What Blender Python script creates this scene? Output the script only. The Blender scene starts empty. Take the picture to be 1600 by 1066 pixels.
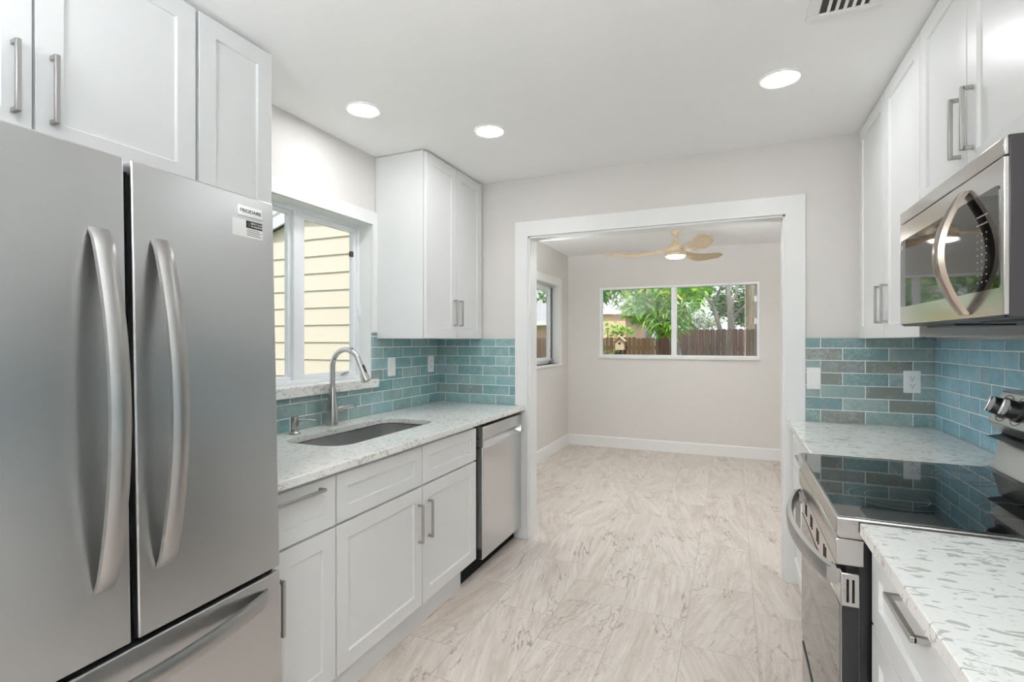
import bpy, bmesh, math, random
from mathutils import Vector, Matrix, Euler
random.seed(7)
R = math.radians
scene = bpy.context.scene
COL = scene.collection

# ------------------------------------------------------------------ camera
cam_d = bpy.data.cameras.new('camera'); cam_d.sensor_width = 36.0
cam_d.lens = 801.0 / 1600.0 * 36.0; cam_d.clip_start = 0.02; cam_d.clip_end = 300
cam = bpy.data.objects.new('camera', cam_d); COL.objects.link(cam)
cam.location = (0, 0, 1.37); cam.rotation_euler = (R(90), 0, math.atan2(345, 801))
scene.camera = cam

# ------------------------------------------------------------------ world, sun, exposure
world = bpy.data.worlds.new('world'); scene.world = world; world.use_nodes = True
wn = world.node_tree; wn.nodes.clear()
wo = wn.nodes.new('ShaderNodeOutputWorld'); wb = wn.nodes.new('ShaderNodeBackground')
sky = wn.nodes.new('ShaderNodeTexSky'); sky.sky_type = 'NISHITA'; sky.sun_disc = False
sky.sun_elevation = R(48); sky.sun_rotation = R(170); sky.air_density = 1.0; sky.dust_density = 2.5; sky.ozone_density = 1.0
wb.inputs['Strength'].default_value = 0.14
wmix = wn.nodes.new('ShaderNodeMix'); wmix.data_type = 'RGBA'; wmix.inputs[0].default_value = .72
wmix.inputs[7].default_value = (6.6, 6.8, 7.1, 1)          # bright thin cloud over most of the sky
wn.links.new(sky.outputs[0], wmix.inputs[6]); wn.links.new(wmix.outputs[2], wb.inputs[0]); wn.links.new(wb.outputs[0], wo.inputs[0])

sun_d = bpy.data.lights.new('sun', 'SUN'); sun_d.energy = 3.2; sun_d.angle = R(3); sun_d.color = (1.0, .965, .91)
sun = bpy.data.objects.new('sun', sun_d); COL.objects.link(sun)
sun.rotation_euler = (R(28), 0, R(8))          # shines towards +Y, from behind the house
LAMP = 58.0                                    # radiance of the recessed ceiling lamps
scene.view_settings.view_transform = 'Standard'; scene.view_settings.look = 'None'
scene.view_settings.gamma = 1.0; scene.view_settings.use_curve_mapping = False
scene.view_settings.exposure = 0.65
try:
    scene.cycles.use_denoising = True
    scene.cycles.max_bounces = 14; scene.cycles.diffuse_bounces = 8; scene.cycles.glossy_bounces = 6
    scene.cycles.transparent_max_bounces = 12; scene.cycles.sample_clamp_indirect = 6.0
    scene.cycles.caustics_reflective = False; scene.cycles.caustics_refractive = False
except Exception:
    pass

# ------------------------------------------------------------------ materials
def lin(r, g, b):
    f = lambda c: (c/255/12.92) if c/255 <= .04045 else ((c/255+.055)/1.055)**2.4
    return (f(r), f(g), f(b), 1)

class NT:
    """small helper around a node tree"""
    def __init__(s, name):
        s.m = bpy.data.materials.new(name); s.m.use_nodes = True
        s.t = s.m.node_tree; s.t.nodes.clear()
        s.out = s.n('ShaderNodeOutputMaterial'); s.p = s.n('ShaderNodeBsdfPrincipled')
        s.t.links.new(s.p.outputs[0], s.out.inputs[0])
    def n(s, kind, **kw):
        x = s.t.nodes.new(kind)
        for k, v in kw.items(): setattr(x, k, v)
        return x
    def put(s, sock, v):
        if isinstance(v, bpy.types.NodeSocket): s.t.links.new(v, sock)
        elif v is not None: sock.default_value = v
    def math(s, op, a, b=None, c=None):
        x = s.n('ShaderNodeMath', operation=op)
        for i, v in enumerate((a, b, c)):
            if v is not None: s.put(x.inputs[i], v)
        return x.outputs[0]
    def pos(s):
        return s.n('ShaderNodeNewGeometry').outputs['Position']
    def obj(s):
        return s.n('ShaderNodeTexCoord').outputs['Object']
    def sep(s, v):
        x = s.n('ShaderNodeSeparateXYZ'); s.put(x.inputs[0], v); return x.outputs
    def xyz(s, a, b, c):
        x = s.n('ShaderNodeCombineXYZ')
        for i, v in enumerate((a, b, c)): s.put(x.inputs[i], v)
        return x.outputs[0]
    def vmul(s, v, k):
        x = s.n('ShaderNodeVectorMath', operation='MULTIPLY'); s.put(x.inputs[0], v); s.put(x.inputs[1], k); return x.outputs[0]
    def vadd(s, v, k):
        x = s.n('ShaderNodeVectorMath', operation='ADD'); s.put(x.inputs[0], v); s.put(x.inputs[1], k); return x.outputs[0]
    def noise(s, v, scale, detail=3, rough=.5, dist=0):
        x = s.n('ShaderNodeTexNoise'); s.put(x.inputs['Vector'], v)
        x.inputs['Scale'].default_value = scale; x.inputs['Detail'].default_value = detail
        x.inputs['Roughness'].default_value = rough; x.inputs['Distortion'].default_value = dist
        return x.outputs[0]
    def white(s, v):
        x = s.n('ShaderNodeTexWhiteNoise', noise_dimensions='3D'); s.put(x.inputs['Vector'], v); return x.outputs
    def map(s, v, a, b, c=0., d=1.):
        x = s.n('ShaderNodeMapRange'); x.clamp = True
        for i, k in enumerate((v, a, b, c, d)): s.put(x.inputs[i], k)
        return x.outputs[0]
    def ramp(s, v, stops, mode='LINEAR'):
        x = s.n('ShaderNodeValToRGB'); e = x.color_ramp; e.interpolation = mode
        while len(e.elements) < len(stops): e.elements.new(.5)
        for el, (p, c) in zip(e.elements, stops): el.position = p; el.color = c
        s.put(x.inputs[0], v); return x.outputs[0]
    def mix(s, f, a, b, blend='MIX'):
        x = s.n('ShaderNodeMix', data_type='RGBA', blend_type=blend)
        s.put(x.inputs['Factor'], f); s.put(x.inputs[6], a); s.put(x.inputs[7], b); return x.outputs[2]
    def bump(s, h, strength=.2, dist=.01):
        x = s.n('ShaderNodeBump'); x.inputs['Strength'].default_value = strength; x.inputs['Distance'].default_value = dist
        s.put(x.inputs['Height'], h); s.t.links.new(x.outputs[0], s.p.inputs['Normal'])
    def set(s, **kw):
        al = dict(color='Base Color', rough='Roughness', metal='Metallic', spec='Specular IOR Level', ior='IOR',
                  aniso='Anisotropic', coat='Coat Weight', coatr='Coat Roughness', emit='Emission Color', power='Emission Strength', trans='Transmission Weight')
        for k, v in kw.items(): s.put(s.p.inputs[al[k]], v)
        return s

def plain(name, rgb, rough=.5, metal=0., spec=.5, grain=.04, **kw):
    """procedural paint / plastic / metal: faint mottling in colour and roughness"""
    a = NT(name); nz = a.noise(a.pos(), 9, 4)
    c = lin(*rgb); d = tuple(v*(1-grain*2) for v in c[:3]) + (1,)
    a.set(color=a.mix(a.map(nz, .3, .7), d, c), rough=a.map(nz, .2, .8, max(rough-.04, .01), rough+.04), metal=metal, spec=spec, **kw)
    return a.m

def steel(name, v, rough, direction='z', tint=(1, 1, 1), streak=.02):
    a = NT(name)
    k = {'z': (14., 14., 900.), 'y': (14., 14., 900.), 'x': (900., 14., 14.), 'h': (300., 300., 20.)}[direction]
    p = a.obj(); nz = a.noise(a.vmul(p, k), 1.0, 2, .6); big = a.noise(p, 3.0, 2)
    col = a.mix(a.map(nz, .3, .7), tuple(v*(1-streak)*t for t in tint)+(1,), tuple(v*t for t in tint)+(1,))
    a.set(color=col, metal=1., rough=a.map(big, .3, .7, rough-.015, rough+.02))
    return a.m

M = {}
M['wall'] = plain('wall_paint', (216, 213, 209), .6, spec=.25, grain=.008)
M['ceiling'] = plain('ceiling_paint', (245, 245, 245), .75, spec=.2, grain=.006)
M['trim'] = plain('white_trim_paint', (232, 233, 232), .32, spec=.4, grain=.006)
M['cab'] = plain('white_cabinet_lacquer', (224, 225, 225), .34, spec=.45, grain=.005)
M['vinyl'] = plain('white_vinyl', (238, 240, 242), .35, grain=.006)
M['alu'] = plain('grey_aluminium_trim', (120, 124, 128), .4, metal=.7)
M['plate'] = plain('white_plastic', (240, 240, 238), .3)
M['dark'] = plain('black_plastic', (18, 18, 20), .35)
M['shadow_gap'] = plain('black_rubber_and_gap_shade', (8, 8, 8), .7, spec=.2)  # black for the rubber gasket, and as shade in gaps and vent slots
M['fridge'] = steel('brushed_fridge_steel', .60, .31, 'z', (.985, .995, 1))
M['handle_dark'] = steel('fridge_handle_steel', .41, .34, 'z', (1, .985, .965), .0)
M['dw'] = steel('brushed_dishwasher_steel', .70, .25, 'y', (.96, .985, 1))
M['bright'] = steel('polished_steel', .78, .14, 'y')
M['nickel'] = steel('brushed_nickel', .47, .32, 'h', (1, .985, .96))
M['faucet'] = steel('faucet_steel', .58, .25, 'z', (1, .985, .965))
M['sink'] = steel('sink_steel', .66, .22, 'y')
M['range'] = steel('range_steel', .55, .24, 'y', (1, .975, .945))
M['mw'] = steel('microwave_steel', .60, .16, 'y', (1, .97, .93), .05)
M['mw_handle'] = steel('bronze_tinted_steel', .34, .2, 'z', (1, .86, .74))
M['side_dark'] = plain('dark_enamel', (46, 42, 44), .35)
M['black_enamel'] = plain('black_enamel', (13, 13, 16), .3)
def black_glass(name, ior, rough=.02, c=(8, 9, 10)):
    a = NT(name); nz = a.noise(a.pos(), 3, 2)
    a.set(color=lin(*c), rough=a.map(nz, .3, .7, rough, rough+.015), ior=ior, spec=.5); return a.m
M['cooktop'] = black_glass('black_ceramic_glass', 2.0)
M['ovenglass'] = black_glass('oven_door_glass', 2.6)
M['mwglass'] = black_glass('microwave_door_glass', 1.75)
M['print'] = plain('pale_print', (200, 200, 198), .5)
M['ring'] = plain('grey_ring_print', (74, 76, 76), .3)
M['ink'] = plain('dark_ink', (30, 30, 32), .6)
M['sticker'] = plain('sticker_paper', (232, 232, 230), .5)
M['badge'] = steel('badge_metal', .72, .25, 'z')
M['fan'] = None
def mat_fan():
    a = NT('pale_wood_blade'); p = a.obj()
    w = a.noise(a.vmul(p, (3., 22., 22.)), 2.0, 4, .6, .6)
    a.set(color=a.mix(a.map(w, .3, .7), lin(170, 150, 122), lin(196, 178, 152)), rough=.5); return a.m
M['fan'] = mat_fan()
def mat_glass():
    a = NT('window_glass'); t = a.t; t.nodes.remove(a.p)
    tr = a.n('ShaderNodeBsdfTransparent'); tr.inputs[0].default_value = (.96, .975, .97, 1)
    gl = a.n('ShaderNodeBsdfGlossy'); gl.inputs['Roughness'].default_value = .01
    lw = a.n('ShaderNodeLayerWeight'); lw.inputs[0].default_value = .5
    fr = a.math('ADD', a.math('MULTIPLY', a.math('POWER', lw.outputs['Facing'], 5.), .9), .035)
    mx = a.n('ShaderNodeMixShader'); t.links.new(fr, mx.inputs[0]); t.links.new(tr.outputs[0], mx.inputs[1]); t.links.new(gl.outputs[0], mx.inputs[2])
    t.links.new(mx.outputs[0], a.out.inputs[0]); return a.m
M['glass'] = mat_glass()
def mat_emit(name, col, power):
    a = NT(name); a.set(color=(.9, .9, .9, 1), emit=col, power=power, rough=.4); return a.m
M['lamp'] = mat_emit('lit_lamp_lens', (.97, .98, 1, 1), LAMP)
M['fanlamp'] = mat_emit('lit_fan_lamp', (1, .97, .93, 1), 34.)

def mat_tile(name, axis, w, u0, z0=.922, h=.0682, seed=0, stops=None):
    a = NT(name); P = a.sep(a.pos()); u_ = P['XY'.index(axis)]; z_ = P[2]
    row = a.math('DIVIDE', a.math('SUBTRACT', z_, z0), h); r = a.math('FLOOR', row); fz = a.math('FRACT', row)
    odd = a.math('MODULO', a.math('ADD', r, 40.), 2.)
    u = a.math('ADD', a.math('DIVIDE', a.math('SUBTRACT', u_, u0), w), a.math('MULTIPLY', odd, .5))
    c = a.math('FLOOR', u); fu = a.math('FRACT', u)
    du = a.math('MULTIPLY', a.math('MINIMUM', fu, a.math('SUBTRACT', 1., fu)), w)
    dz = a.math('MULTIPLY', a.math('MINIMUM', fz, a.math('SUBTRACT', 1., fz)), h)
    d = a.math('MINIMUM', du, dz)
    rnd = a.white(a.xyz(c, r, float(seed)))
    stops = stops or [(0, lin(142, 177, 176)), (.2, lin(125, 164, 165)), (.38, lin(146, 173, 169)), (.55, lin(118, 158, 163)),
                      (.7, lin(133, 150, 146)), (.8, lin(148, 182, 186)), (.92, lin(131, 172, 170))]
    base = a.ramp(rnd[0], stops, 'CONSTANT')
    off = a.vadd(a.pos(), a.vmul(rnd[1], (20., 20., 20.)))
    cl = a.noise(off, 13, 4, .6, .5); fine = a.noise(off, 70, 3, .6)
    base = a.mix(a.map(cl, .32, .66, 0, .75), base, a.mix(.55, base, lin(106, 132, 138)))
    base = a.mix(a.map(a.math('ADD', a.math('MULTIPLY', fine, .5), a.math('MULTIPLY', a.noise(off, 7, 3), .5)), .48, .66, 0, .45), base, lin(186, 198, 196))
    g = a.map(d, .0016, .0023)
    a.set(color=a.mix(g, lin(236, 238, 235), base), rough=a.math('ADD', a.math('MULTIPLY', a.math('SUBTRACT', 1., g), .6), a.map(cl, .3, .7, .10, .2)), spec=.55)
    hgt = a.math('ADD', a.map(d, .001, .007), a.math('MULTIPLY', cl, .5))
    a.bump(hgt, .35, .003)
    return a.m
M['tile_left'] = mat_tile('glazed_tile_left', 'Y', .2085, 2.723, seed=3)
M['tile_back_l'] = mat_tile('glazed_tile_back', 'X', .205, -1.95, seed=5)
M['tile_back_r'] = mat_tile('glazed_tile_corner', 'X', .2085, .4465, seed=11, stops=[(0, lin(144, 163, 158)), (.22, lin(130, 130, 121)), (.36, lin(126, 152, 148)), (.55, lin(150, 166, 162)), (.72, lin(134, 138, 134)), (.8, lin(118, 146, 146))])
M['tile_right_daylit'] = mat_tile('glazed_tile_right_daylit', 'Y', .2135, 2.972, seed=23, stops=[(0, lin(131, 180, 199)), (.3, lin(143, 193, 214)), (.6, lin(126, 173, 193)), (.8, lin(148, 197, 217))])  # daylight's blue cast and brightness put into these tile colours

def mat_quartz(name, k, amt):
    a = NT(name); p = a.pos()
    warp = a.vadd(p, a.vmul(a.n('ShaderNodeTexNoise').outputs['Color'], (.0, .0, .0)))
    q = a.vmul(p, k)
    n1 = a.noise(q, 1.0, 2, .5, .7); n2 = a.noise(a.vadd(q, (7.3, 2.1, 5.)), 2.1, 3, .6, .8)
    big = a.noise(p, 4.5, 2)
    f1 = a.map(a.math('ADD', n1, a.math('MULTIPLY', a.math('SUBTRACT', big, .5), .22)), .585, .615, 0., amt)
    f2 = a.map(n2, .62, .65, 0, amt*.65)
    v = a.noise(a.vadd(p, a.vmul(q, (.002, .002, .002))), 6., 5, .6, 1.5)
    vein = a.map(a.math('ABSOLUTE', a.math('SUBTRACT', v, .5)), .0, .006, .55, 0.)
    vein = a.math('MULTIPLY', vein, a.map(big, .5, .62))
    c = a.mix(f1, lin(234, 234, 230), lin(176, 177, 172)); c = a.mix(f2, c, lin(198, 199, 195)); c = a.mix(vein, c, lin(150, 150, 146))
    a.set(color=c, rough=.13, spec=.5); return a.m
M['quartz'] = mat_quartz('white_flecked_quartz', (70., 38., 60.), .62)
M['quartz_r'] = mat_quartz('white_flecked_quartz_near', (26., 62., 48.), .85)

def mat_floor():
    a = NT('stone_look_floor_tile'); P = a.sep(a.pos())
    cx = a.math('DIVIDE', a.math('SUBTRACT', P[0], .10), .31); k = a.math('FLOOR', cx); fx = a.math('FRACT', cx)
    v = a.math('DIVIDE', a.math('SUBTRACT', a.math('SUBTRACT', P[1], 2.43), a.math('MULTIPLY', a.math('ADD', k, 1.), .4227)), .634)
    j = a.math('FLOOR', v); fy = a.math('FRACT', v)
    dx = a.math('MULTIPLY', a.math('MINIMUM', fx, a.math('SUBTRACT', 1., fx)), .31)
    dy = a.math('MULTIPLY', a.math('MINIMUM', fy, a.math('SUBTRACT', 1., fy)), .634)
    d = a.math('MINIMUM', dx, dy)
    rnd = a.white(a.xyz(k, j, 4.)); ang = a.math('MULTIPLY', a.math('SUBTRACT', rnd[0], .5), .75)
    rot = a.n('ShaderNodeVectorRotate', rotation_type='Z_AXIS'); a.put(rot.inputs['Vector'], a.pos()); a.put(rot.inputs['Angle'], ang)
    q = a.vadd(rot.outputs[0], a.vmul(rnd[1], (31., 17., 9.)))
    streak = a.noise(a.vmul(q, (46., 2.6, 1.)), 1., 5, .65, .35)
    fine = a.noise(a.vmul(q, (160., 14., 1.)), 1., 3, .6, .2)
    soft = a.noise(a.vmul(q, (7.5, 1.5, 1.)), 1., 4, .6, .5)
    def vein(kx, ky, centre, wid, det, dist):
        return a.map(a.math('ABSOLUTE', a.math('SUBTRACT', a.noise(a.vmul(q, (kx, ky, 1.)), 1., det, .62, dist), centre)), 0., wid, 1., 0.)
    strong = a.map(a.noise(q, 3.3, 2), .44, .60)
    v1 = vein(4.6, 1.0, .52, .012, 5, .5); v2 = vein(9.5, 1.5, .46, .008, 5, .6); v3 = vein(6.0, 3.6, .50, .007, 6, .9)
    c = a.mix(a.map(streak, .33, .66), lin(192, 180, 170), lin(220, 212, 204))
    c = a.mix(a.map(fine, .3, .7, 0., .25), c, lin(182, 168, 158))
    c = a.mix(a.map(soft, .44, .72, 0., .45), c, lin(224, 217, 210))
    c = a.mix(a.map(soft, .47, .27, 0., .75), c, lin(174, 157, 145))
    c = a.mix(a.math('MULTIPLY', a.math('MULTIPLY', v1, strong), .9), c, lin(122, 104, 94))
    c = a.mix(a.math('MULTIPLY', v2, .5), c, lin(136, 119, 109))
    c = a.mix(a.math('MULTIPLY', a.math('MULTIPLY', v3, a.map(rnd[0], .45, .6)), .5), c, lin(138, 120, 108))
    c = a.mix(a.map(a.sep(rnd[1])[1], 0, 1, 0, .30), c, lin(194, 182, 172))
    g = a.map(d, .0004, .0014)
    c = a.mix(g, lin(150, 137, 126), c)
    a.set(color=c, rough=a.map(streak, .3, .7, .30, .42), spec=.4)
    a.bump(a.math('ADD', g, a.math('MULTIPLY', streak, .25)), .10, .002)
    return a.m
M['floor'] = mat_floor()

def mat_wood(name, c1, c2, k=(18., 18., 1.2)):
    a = NT(name); p = a.pos(); n1 = a.noise(a.vmul(p, k), 1.6, 5, .65, .4); n2 = a.noise(p, 1.7, 3)
    a.set(color=a.mix(a.map(n2, .35, .65, 0., .45), a.mix(a.map(n1, .3, .7), lin(*c1), lin(*c2)), lin(*c1)), rough=.85, spec=.15)
    a.bump(n1, .3, .01); return a.m
M['picket'] = [mat_wood('weathered_fence_wood', (54, 42, 36), (104, 84, 72)), mat_wood('reddish_fence_wood', (62, 42, 36), (102, 76, 66)),
               mat_wood('greyed_fence_wood', (62, 54, 49), (118, 104, 94)), mat_wood('brown_fence_wood', (58, 46, 36), (100, 82, 64))]
M['picket2'] = mat_wood('weathered_tan_fence_wood', (78, 60, 44), (132, 106, 78))
M['bark'] = mat_wood('grey_bark', (120, 112, 108), (176, 168, 162), (9., 9., 2.))
M['bark2'] = mat_wood('tan_bark', (104, 94, 78), (166, 152, 132), (12., 12., 2.5))
M['birdhouse'] = mat_wood('pale_birdhouse_wood', (196, 164, 138), (222, 194, 168))
def mat_leaf(name, stops):
    a = NT(name); n1 = a.noise(a.pos(), 2.6, 3, .7); w = a.white(a.vmul(a.n('ShaderNodeNewGeometry').outputs['Position'], (6., 6., 6.)))
    oi = a.n('ShaderNodeNewGeometry').outputs['Random Per Island']
    a.set(color=a.ramp(a.math('ADD', a.math('MULTIPLY', n1, .35), a.math('MULTIPLY', oi, .65)), stops), rough=.5, spec=.3)
    tl = a.n('ShaderNodeBsdfTranslucent'); a.t.links.new(a.p.inputs['Base Color'].links[0].from_socket, tl.inputs[0])
    mx = a.n('ShaderNodeMixShader'); mx.inputs[0].default_value = .45
    a.t.links.new(a.p.outputs[0], mx.inputs[1]); a.t.links.new(tl.outputs[0], mx.inputs[2]); a.t.links.new(mx.outputs[0], a.out.inputs[0])
    return a.m
M['leaf_a'] = mat_leaf('long_green_leaf', [(0.1, lin(60, 118, 44)), (.3, lin(112, 178, 62)), (.55, lin(158, 210, 80)), (.75, lin(200, 226, 96)), (.86, lin(236, 196, 76)), (.95, lin(224, 140, 64))])
M['leaf_b'] = mat_leaf('round_green_leaf', [(0.1, lin(58, 104, 50)), (.5, lin(116, 172, 82)), (.9, lin(176, 212, 120))])
M['leaf_c'] = mat_leaf('grey_green_leaf', [(0., lin(120, 142, 98)), (.5, lin(160, 178, 130)), (1., lin(200, 208, 166))])
M['grass'] = mat_leaf('lawn_green', [(0., lin(80, 112, 60)), (1., lin(128, 156, 92))])
M['pink'] = plain('pink_stucco', (236, 196, 174), .9, grain=.03)
M['white_out'] = plain('white_house_paint', (232, 232, 230), .7)
M['roof'] = plain('grey_shingle_roof', (168, 168, 172), .9, grain=.08)
M['tan_out'] = plain('tan_house_paint', (196, 160, 120), .8)
M['siding'] = plain('cream_clapboard_paint', (214, 203, 188), .6, grain=.012)
M['fascia'] = plain('fascia_paint', (214, 218, 224), .6)
M['brownspot'] = plain('brown_hinge', (62, 48, 36), .5)

# ------------------------------------------------------------------ mesh building
OFF = {}
class MB:
    """collects shapes, links them as ONE mesh object"""
    def __init__(s): s.bm = bmesh.new(); s.mi = 0
    def face(s, vs):
        try:
            f = s.bm.faces.new(vs); f.material_index = s.mi; return f
        except ValueError: return None
    def box(s, x0, x1, y0, y1, z0, z1):
        v = [s.bm.verts.new(p) for p in ((x0,y0,z0),(x1,y0,z0),(x1,y1,z0),(x0,y1,z0),(x0,y0,z1),(x1,y0,z1),(x1,y1,z1),(x0,y1,z1))]
        for i in ((0,3,2,1),(4,5,6,7),(0,1,5,4),(1,2,6,5),(2,3,7,6),(3,0,4,7)): s.face([v[k] for k in i])
        return s
    def obox(s, c, size, rot):
        Mx = Matrix.Translation(c) @ (rot.to_matrix().to_4x4() if hasattr(rot, 'to_matrix') else rot)
        a, b, d = (k/2 for k in size)
        v = [s.bm.verts.new(Mx @ Vector(p)) for p in ((-a,-b,-d),(a,-b,-d),(a,b,-d),(-a,b,-d),(-a,-b,d),(a,-b,d),(a,b,d),(-a,b,d))]
        for i in ((0,3,2,1),(4,5,6,7),(0,1,5,4),(1,2,6,5),(2,3,7,6),(3,0,4,7)): s.face([v[k] for k in i])
        return s
    def prism(s, poly, a0, a1, axis='y'):
        """polygon in the plane across axis, extruded a0..a1.  axis y: poly=(x,z); x: (y,z); z: (x,y)"""
        f = {'y': lambda p, a: (p[0], a, p[1]), 'x': lambda p, a: (a, p[0], p[1]), 'z': lambda p, a: (p[0], p[1], a)}[axis]
        A = [s.bm.verts.new(f(p, a0)) for p in poly]; B = [s.bm.verts.new(f(p, a1)) for p in poly]
        n = len(poly); s.face(A[::-1]); s.face(B)
        for i in range(n): s.face([A[i], A[(i+1) % n], B[(i+1) % n], B[i]])
        return s
    def tube(s, pts, rad, seg=16, cap=True):
        pts = [Vector(p) for p in pts]; n = len(pts)
        rad = rad if isinstance(rad, (list, tuple)) else [rad]*n
        rings = []; up = None
        for i, p in enumerate(pts):
            t = (pts[min(i+1, n-1)] - pts[max(i-1, 0)]).normalized()
            if up is None: up = Vector((0,0,1)) if abs(t.z) < .9 else Vector((1,0,0))
            a = t.cross(up).normalized(); up = a.cross(t).normalized()
            rings.append([s.bm.verts.new(p + (a*math.cos(2*math.pi*k/seg) + up*math.sin(2*math.pi*k/seg))*rad[i]) for k in range(seg)])
        for i in range(n-1):
            for k in range(seg): s.face([rings[i][k], rings[i][(k+1) % seg], rings[i+1][(k+1) % seg], rings[i+1][k]])
        if cap: s.face(rings[0][::-1]); s.face(rings[-1])
        return s
    def lathe(s, prof, c=(0,0,0), seg=32, Mx=None):
        """prof: (radius, z)"""
        Mx = Mx or Matrix.Translation(c); rings = []
        for r, z in prof:
            if r < 1e-6: rings.append([s.bm.verts.new(Mx @ Vector((0,0,z)))])
            else: rings.append([s.bm.verts.new(Mx @ Vector((r*math.cos(2*math.pi*k/seg), r*math.sin(2*math.pi*k/seg), z))) for k in range(seg)])
        for A, B in zip(rings, rings[1:]):
            for k in range(seg):
                q = (k+1) % seg
                if len(A) == 1 and len(B) == 1: continue
                if len(A) == 1: s.face([A[0], B[q], B[k]])
                elif len(B) == 1: s.face([A[k], A[q], B[0]])
                else: s.face([A[k], A[q], B[q], B[k]])
        if len(rings[0]) > 1: s.face(rings[0][::-1])
        if len(rings[-1]) > 1: s.face(rings[-1])
        return s
    def loft(s, loops, cap0=True, cap1=True, closed=True):
        L = [[s.bm.verts.new(p) for p in lp] for lp in loops]; n = len(L[0])
        for A, B in zip(L, L[1:]):
            for k in range(n if closed else n-1): s.face([A[k], A[(k+1) % n], B[(k+1) % n], B[k]])
        if cap0: s.face(L[0][::-1])
        if cap1: s.face(L[-1])
        return s
    def build(s, name, mat, parent=None, bevel=0, smooth=None, seg=2, local=False, solid=0):
        bmesh.ops.recalc_face_normals(s.bm, faces=s.bm.faces[:])
        me = bpy.data.meshes.new(name)
        off = Vector((0,0,0)) if (parent is None or local) else OFF.get(parent, Vector((0,0,0)))
        if off.length: bmesh.ops.translate(s.bm, verts=s.bm.verts[:], vec=-off)
        s.bm.to_mesh(me); s.bm.free()
        o = bpy.data.objects.new(name, me); COL.objects.link(o)
        for m in (mat if isinstance(mat, (list, tuple)) else [mat]): me.materials.append(m)
        if parent is not None: o.parent = parent
        OFF[o] = off
        if solid:
            md = o.modifiers.new('thickness', 'SOLIDIFY'); md.thickness = solid; md.offset = 0
        if bevel:
            md = o.modifiers.new('edge', 'BEVEL'); md.width = bevel; md.segments = seg; md.limit_method = 'ANGLE'; md.angle_limit = R(35)
        if smooth is not None or bevel:
            me.shade_smooth()
            bm = bmesh.new(); bm.from_mesh(me); lim = R(smooth if smooth is not None else 35)
            for e in bm.edges:
                if len(e.link_faces) == 2 and e.calc_face_angle(0) > lim: e.smooth = bool(bevel) and False
            bm.to_mesh(me); bm.free()
        return o

def tag(o, label=None, cat=None, group=None, kind=None):
    if label: o['label'] = label
    if cat: o['category'] = cat
    if group: o['group'] = group
    if kind: o['kind'] = kind
    return o
def thing(name, label, cat, loc=(0,0,0), rot=(0,0,0), group=None):
    o = bpy.data.objects.new(name, None); COL.objects.link(o); o.location = loc; o.rotation_euler = rot
    o.empty_display_size = .1; OFF[o] = Vector(loc)
    return tag(o, label, cat, group)
def struct(name, mb, mat, label, cat, bevel=0):
    return tag(mb.build(name, mat, None, bevel), label, cat, None, 'structure')
def text(name, body, size, mat, parent, loc, rot, depth=.0006, label=None):
    c = bpy.data.curves.new(name, 'FONT'); c.body = body; c.size = size; c.extrude = depth; c.align_x = 'CENTER'; c.align_y = 'CENTER'
    tmp = bpy.data.objects.new(name + '_curve', c); COL.objects.link(tmp)
    dg = bpy.context.evaluated_depsgraph_get(); me = bpy.data.meshes.new_from_object(tmp.evaluated_get(dg))
    COL.objects.unlink(tmp); bpy.data.objects.remove(tmp)
    o = bpy.data.objects.new(name, me); COL.objects.link(o); me.materials.clear(); me.materials.append(mat)
    o.parent = parent; o.location = Vector(loc) - OFF.get(parent, Vector((0,0,0))); o.rotation_euler = rot
    OFF[o] = OFF.get(parent, Vector((0,0,0)))
    return o

# ------------------------------------------------------------------ room shell
ZC = 2.50; XL = -2.02; XR = .965; YB = 3.30; YB2 = 3.43; YF = 6.58; XFR = 1.25; YR = -3.6
def wall_y(x0, x1, y0, y1, z0, z1, holes):
    """wall running along y; holes = (y0,y1,z0,z1)"""
    mb = MB(); ys = y0
    for (a, b, c, d) in sorted(holes):
        if a > ys: mb.box(x0, x1, ys, a, z0, z1)
        if c > z0: mb.box(x0, x1, a, b, z0, c)
        if d < z1: mb.box(x0, x1, a, b, d, z1)
        ys = b
    if ys < y1: mb.box(x0, x1, ys, y1, z0, z1)
    return mb
def wall_x(y0, y1, x0, x1, z0, z1, holes):
    mb = MB(); xs = x0
    for (a, b, c, d) in sorted(holes):
        if a > xs: mb.box(xs, a, y0, y1, z0, z1)
        if c > z0: mb.box(a, b, y0, y1, z0, c)
        if d < z1: mb.box(a, b, y0, y1, d, z1)
        xs = b
    if xs < x1: mb.box(xs, x1, y0, y1, z0, z1)
    return mb
struct('floor', MB().box(XL-.18, XFR+.15, YR-.15, YF+.15, -.10, 0), M['floor'], 'beige stone-look tile floor with brown veins running through both rooms', 'floor')
struct('ceiling', MB().box(XL-.18, XFR+.15, YR-.15, YF+.15, ZC, ZC+.15), M['ceiling'], 'plain white painted ceiling with recessed lamps', 'ceiling')
K = (1.56, 2.524, 1.092, 2.077)         # kitchen window opening (y0,y1,z0,z1)
F2 = (4.55, 6.17, 1.09, 2.06)           # side window of the far room
F1 = (-1.59, .285, 1.167, 2.058)        # far window (x0,x1,z0,z1)
RW = (-1.75, .75, .45, 2.15)            # large window added behind the camera for daylight
struct('wall_left', wall_y(XL-.16, XL, YR, YF, 0, ZC, [K, F2]), M['wall'], 'pale greige wall holding the sink window', 'wall')
struct('wall_right', wall_y(XR, XR+.12, YR, YB2, 0, ZC, []), M['wall'], 'pale greige wall behind the range and microwave', 'wall')
struct('wall_back', wall_x(YB, YB2, XL, XFR, 0, ZC, [(-1.296, .272, 0, 2.09)]), M['wall'], 'pale greige partition with the wide cased opening', 'wall')
struct('wall_far', wall_x(YF, YF+.14, XL, XFR, 0, ZC, [F1]), M['wall'], 'pale greige end wall with the wide window under the fan', 'wall')
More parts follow.
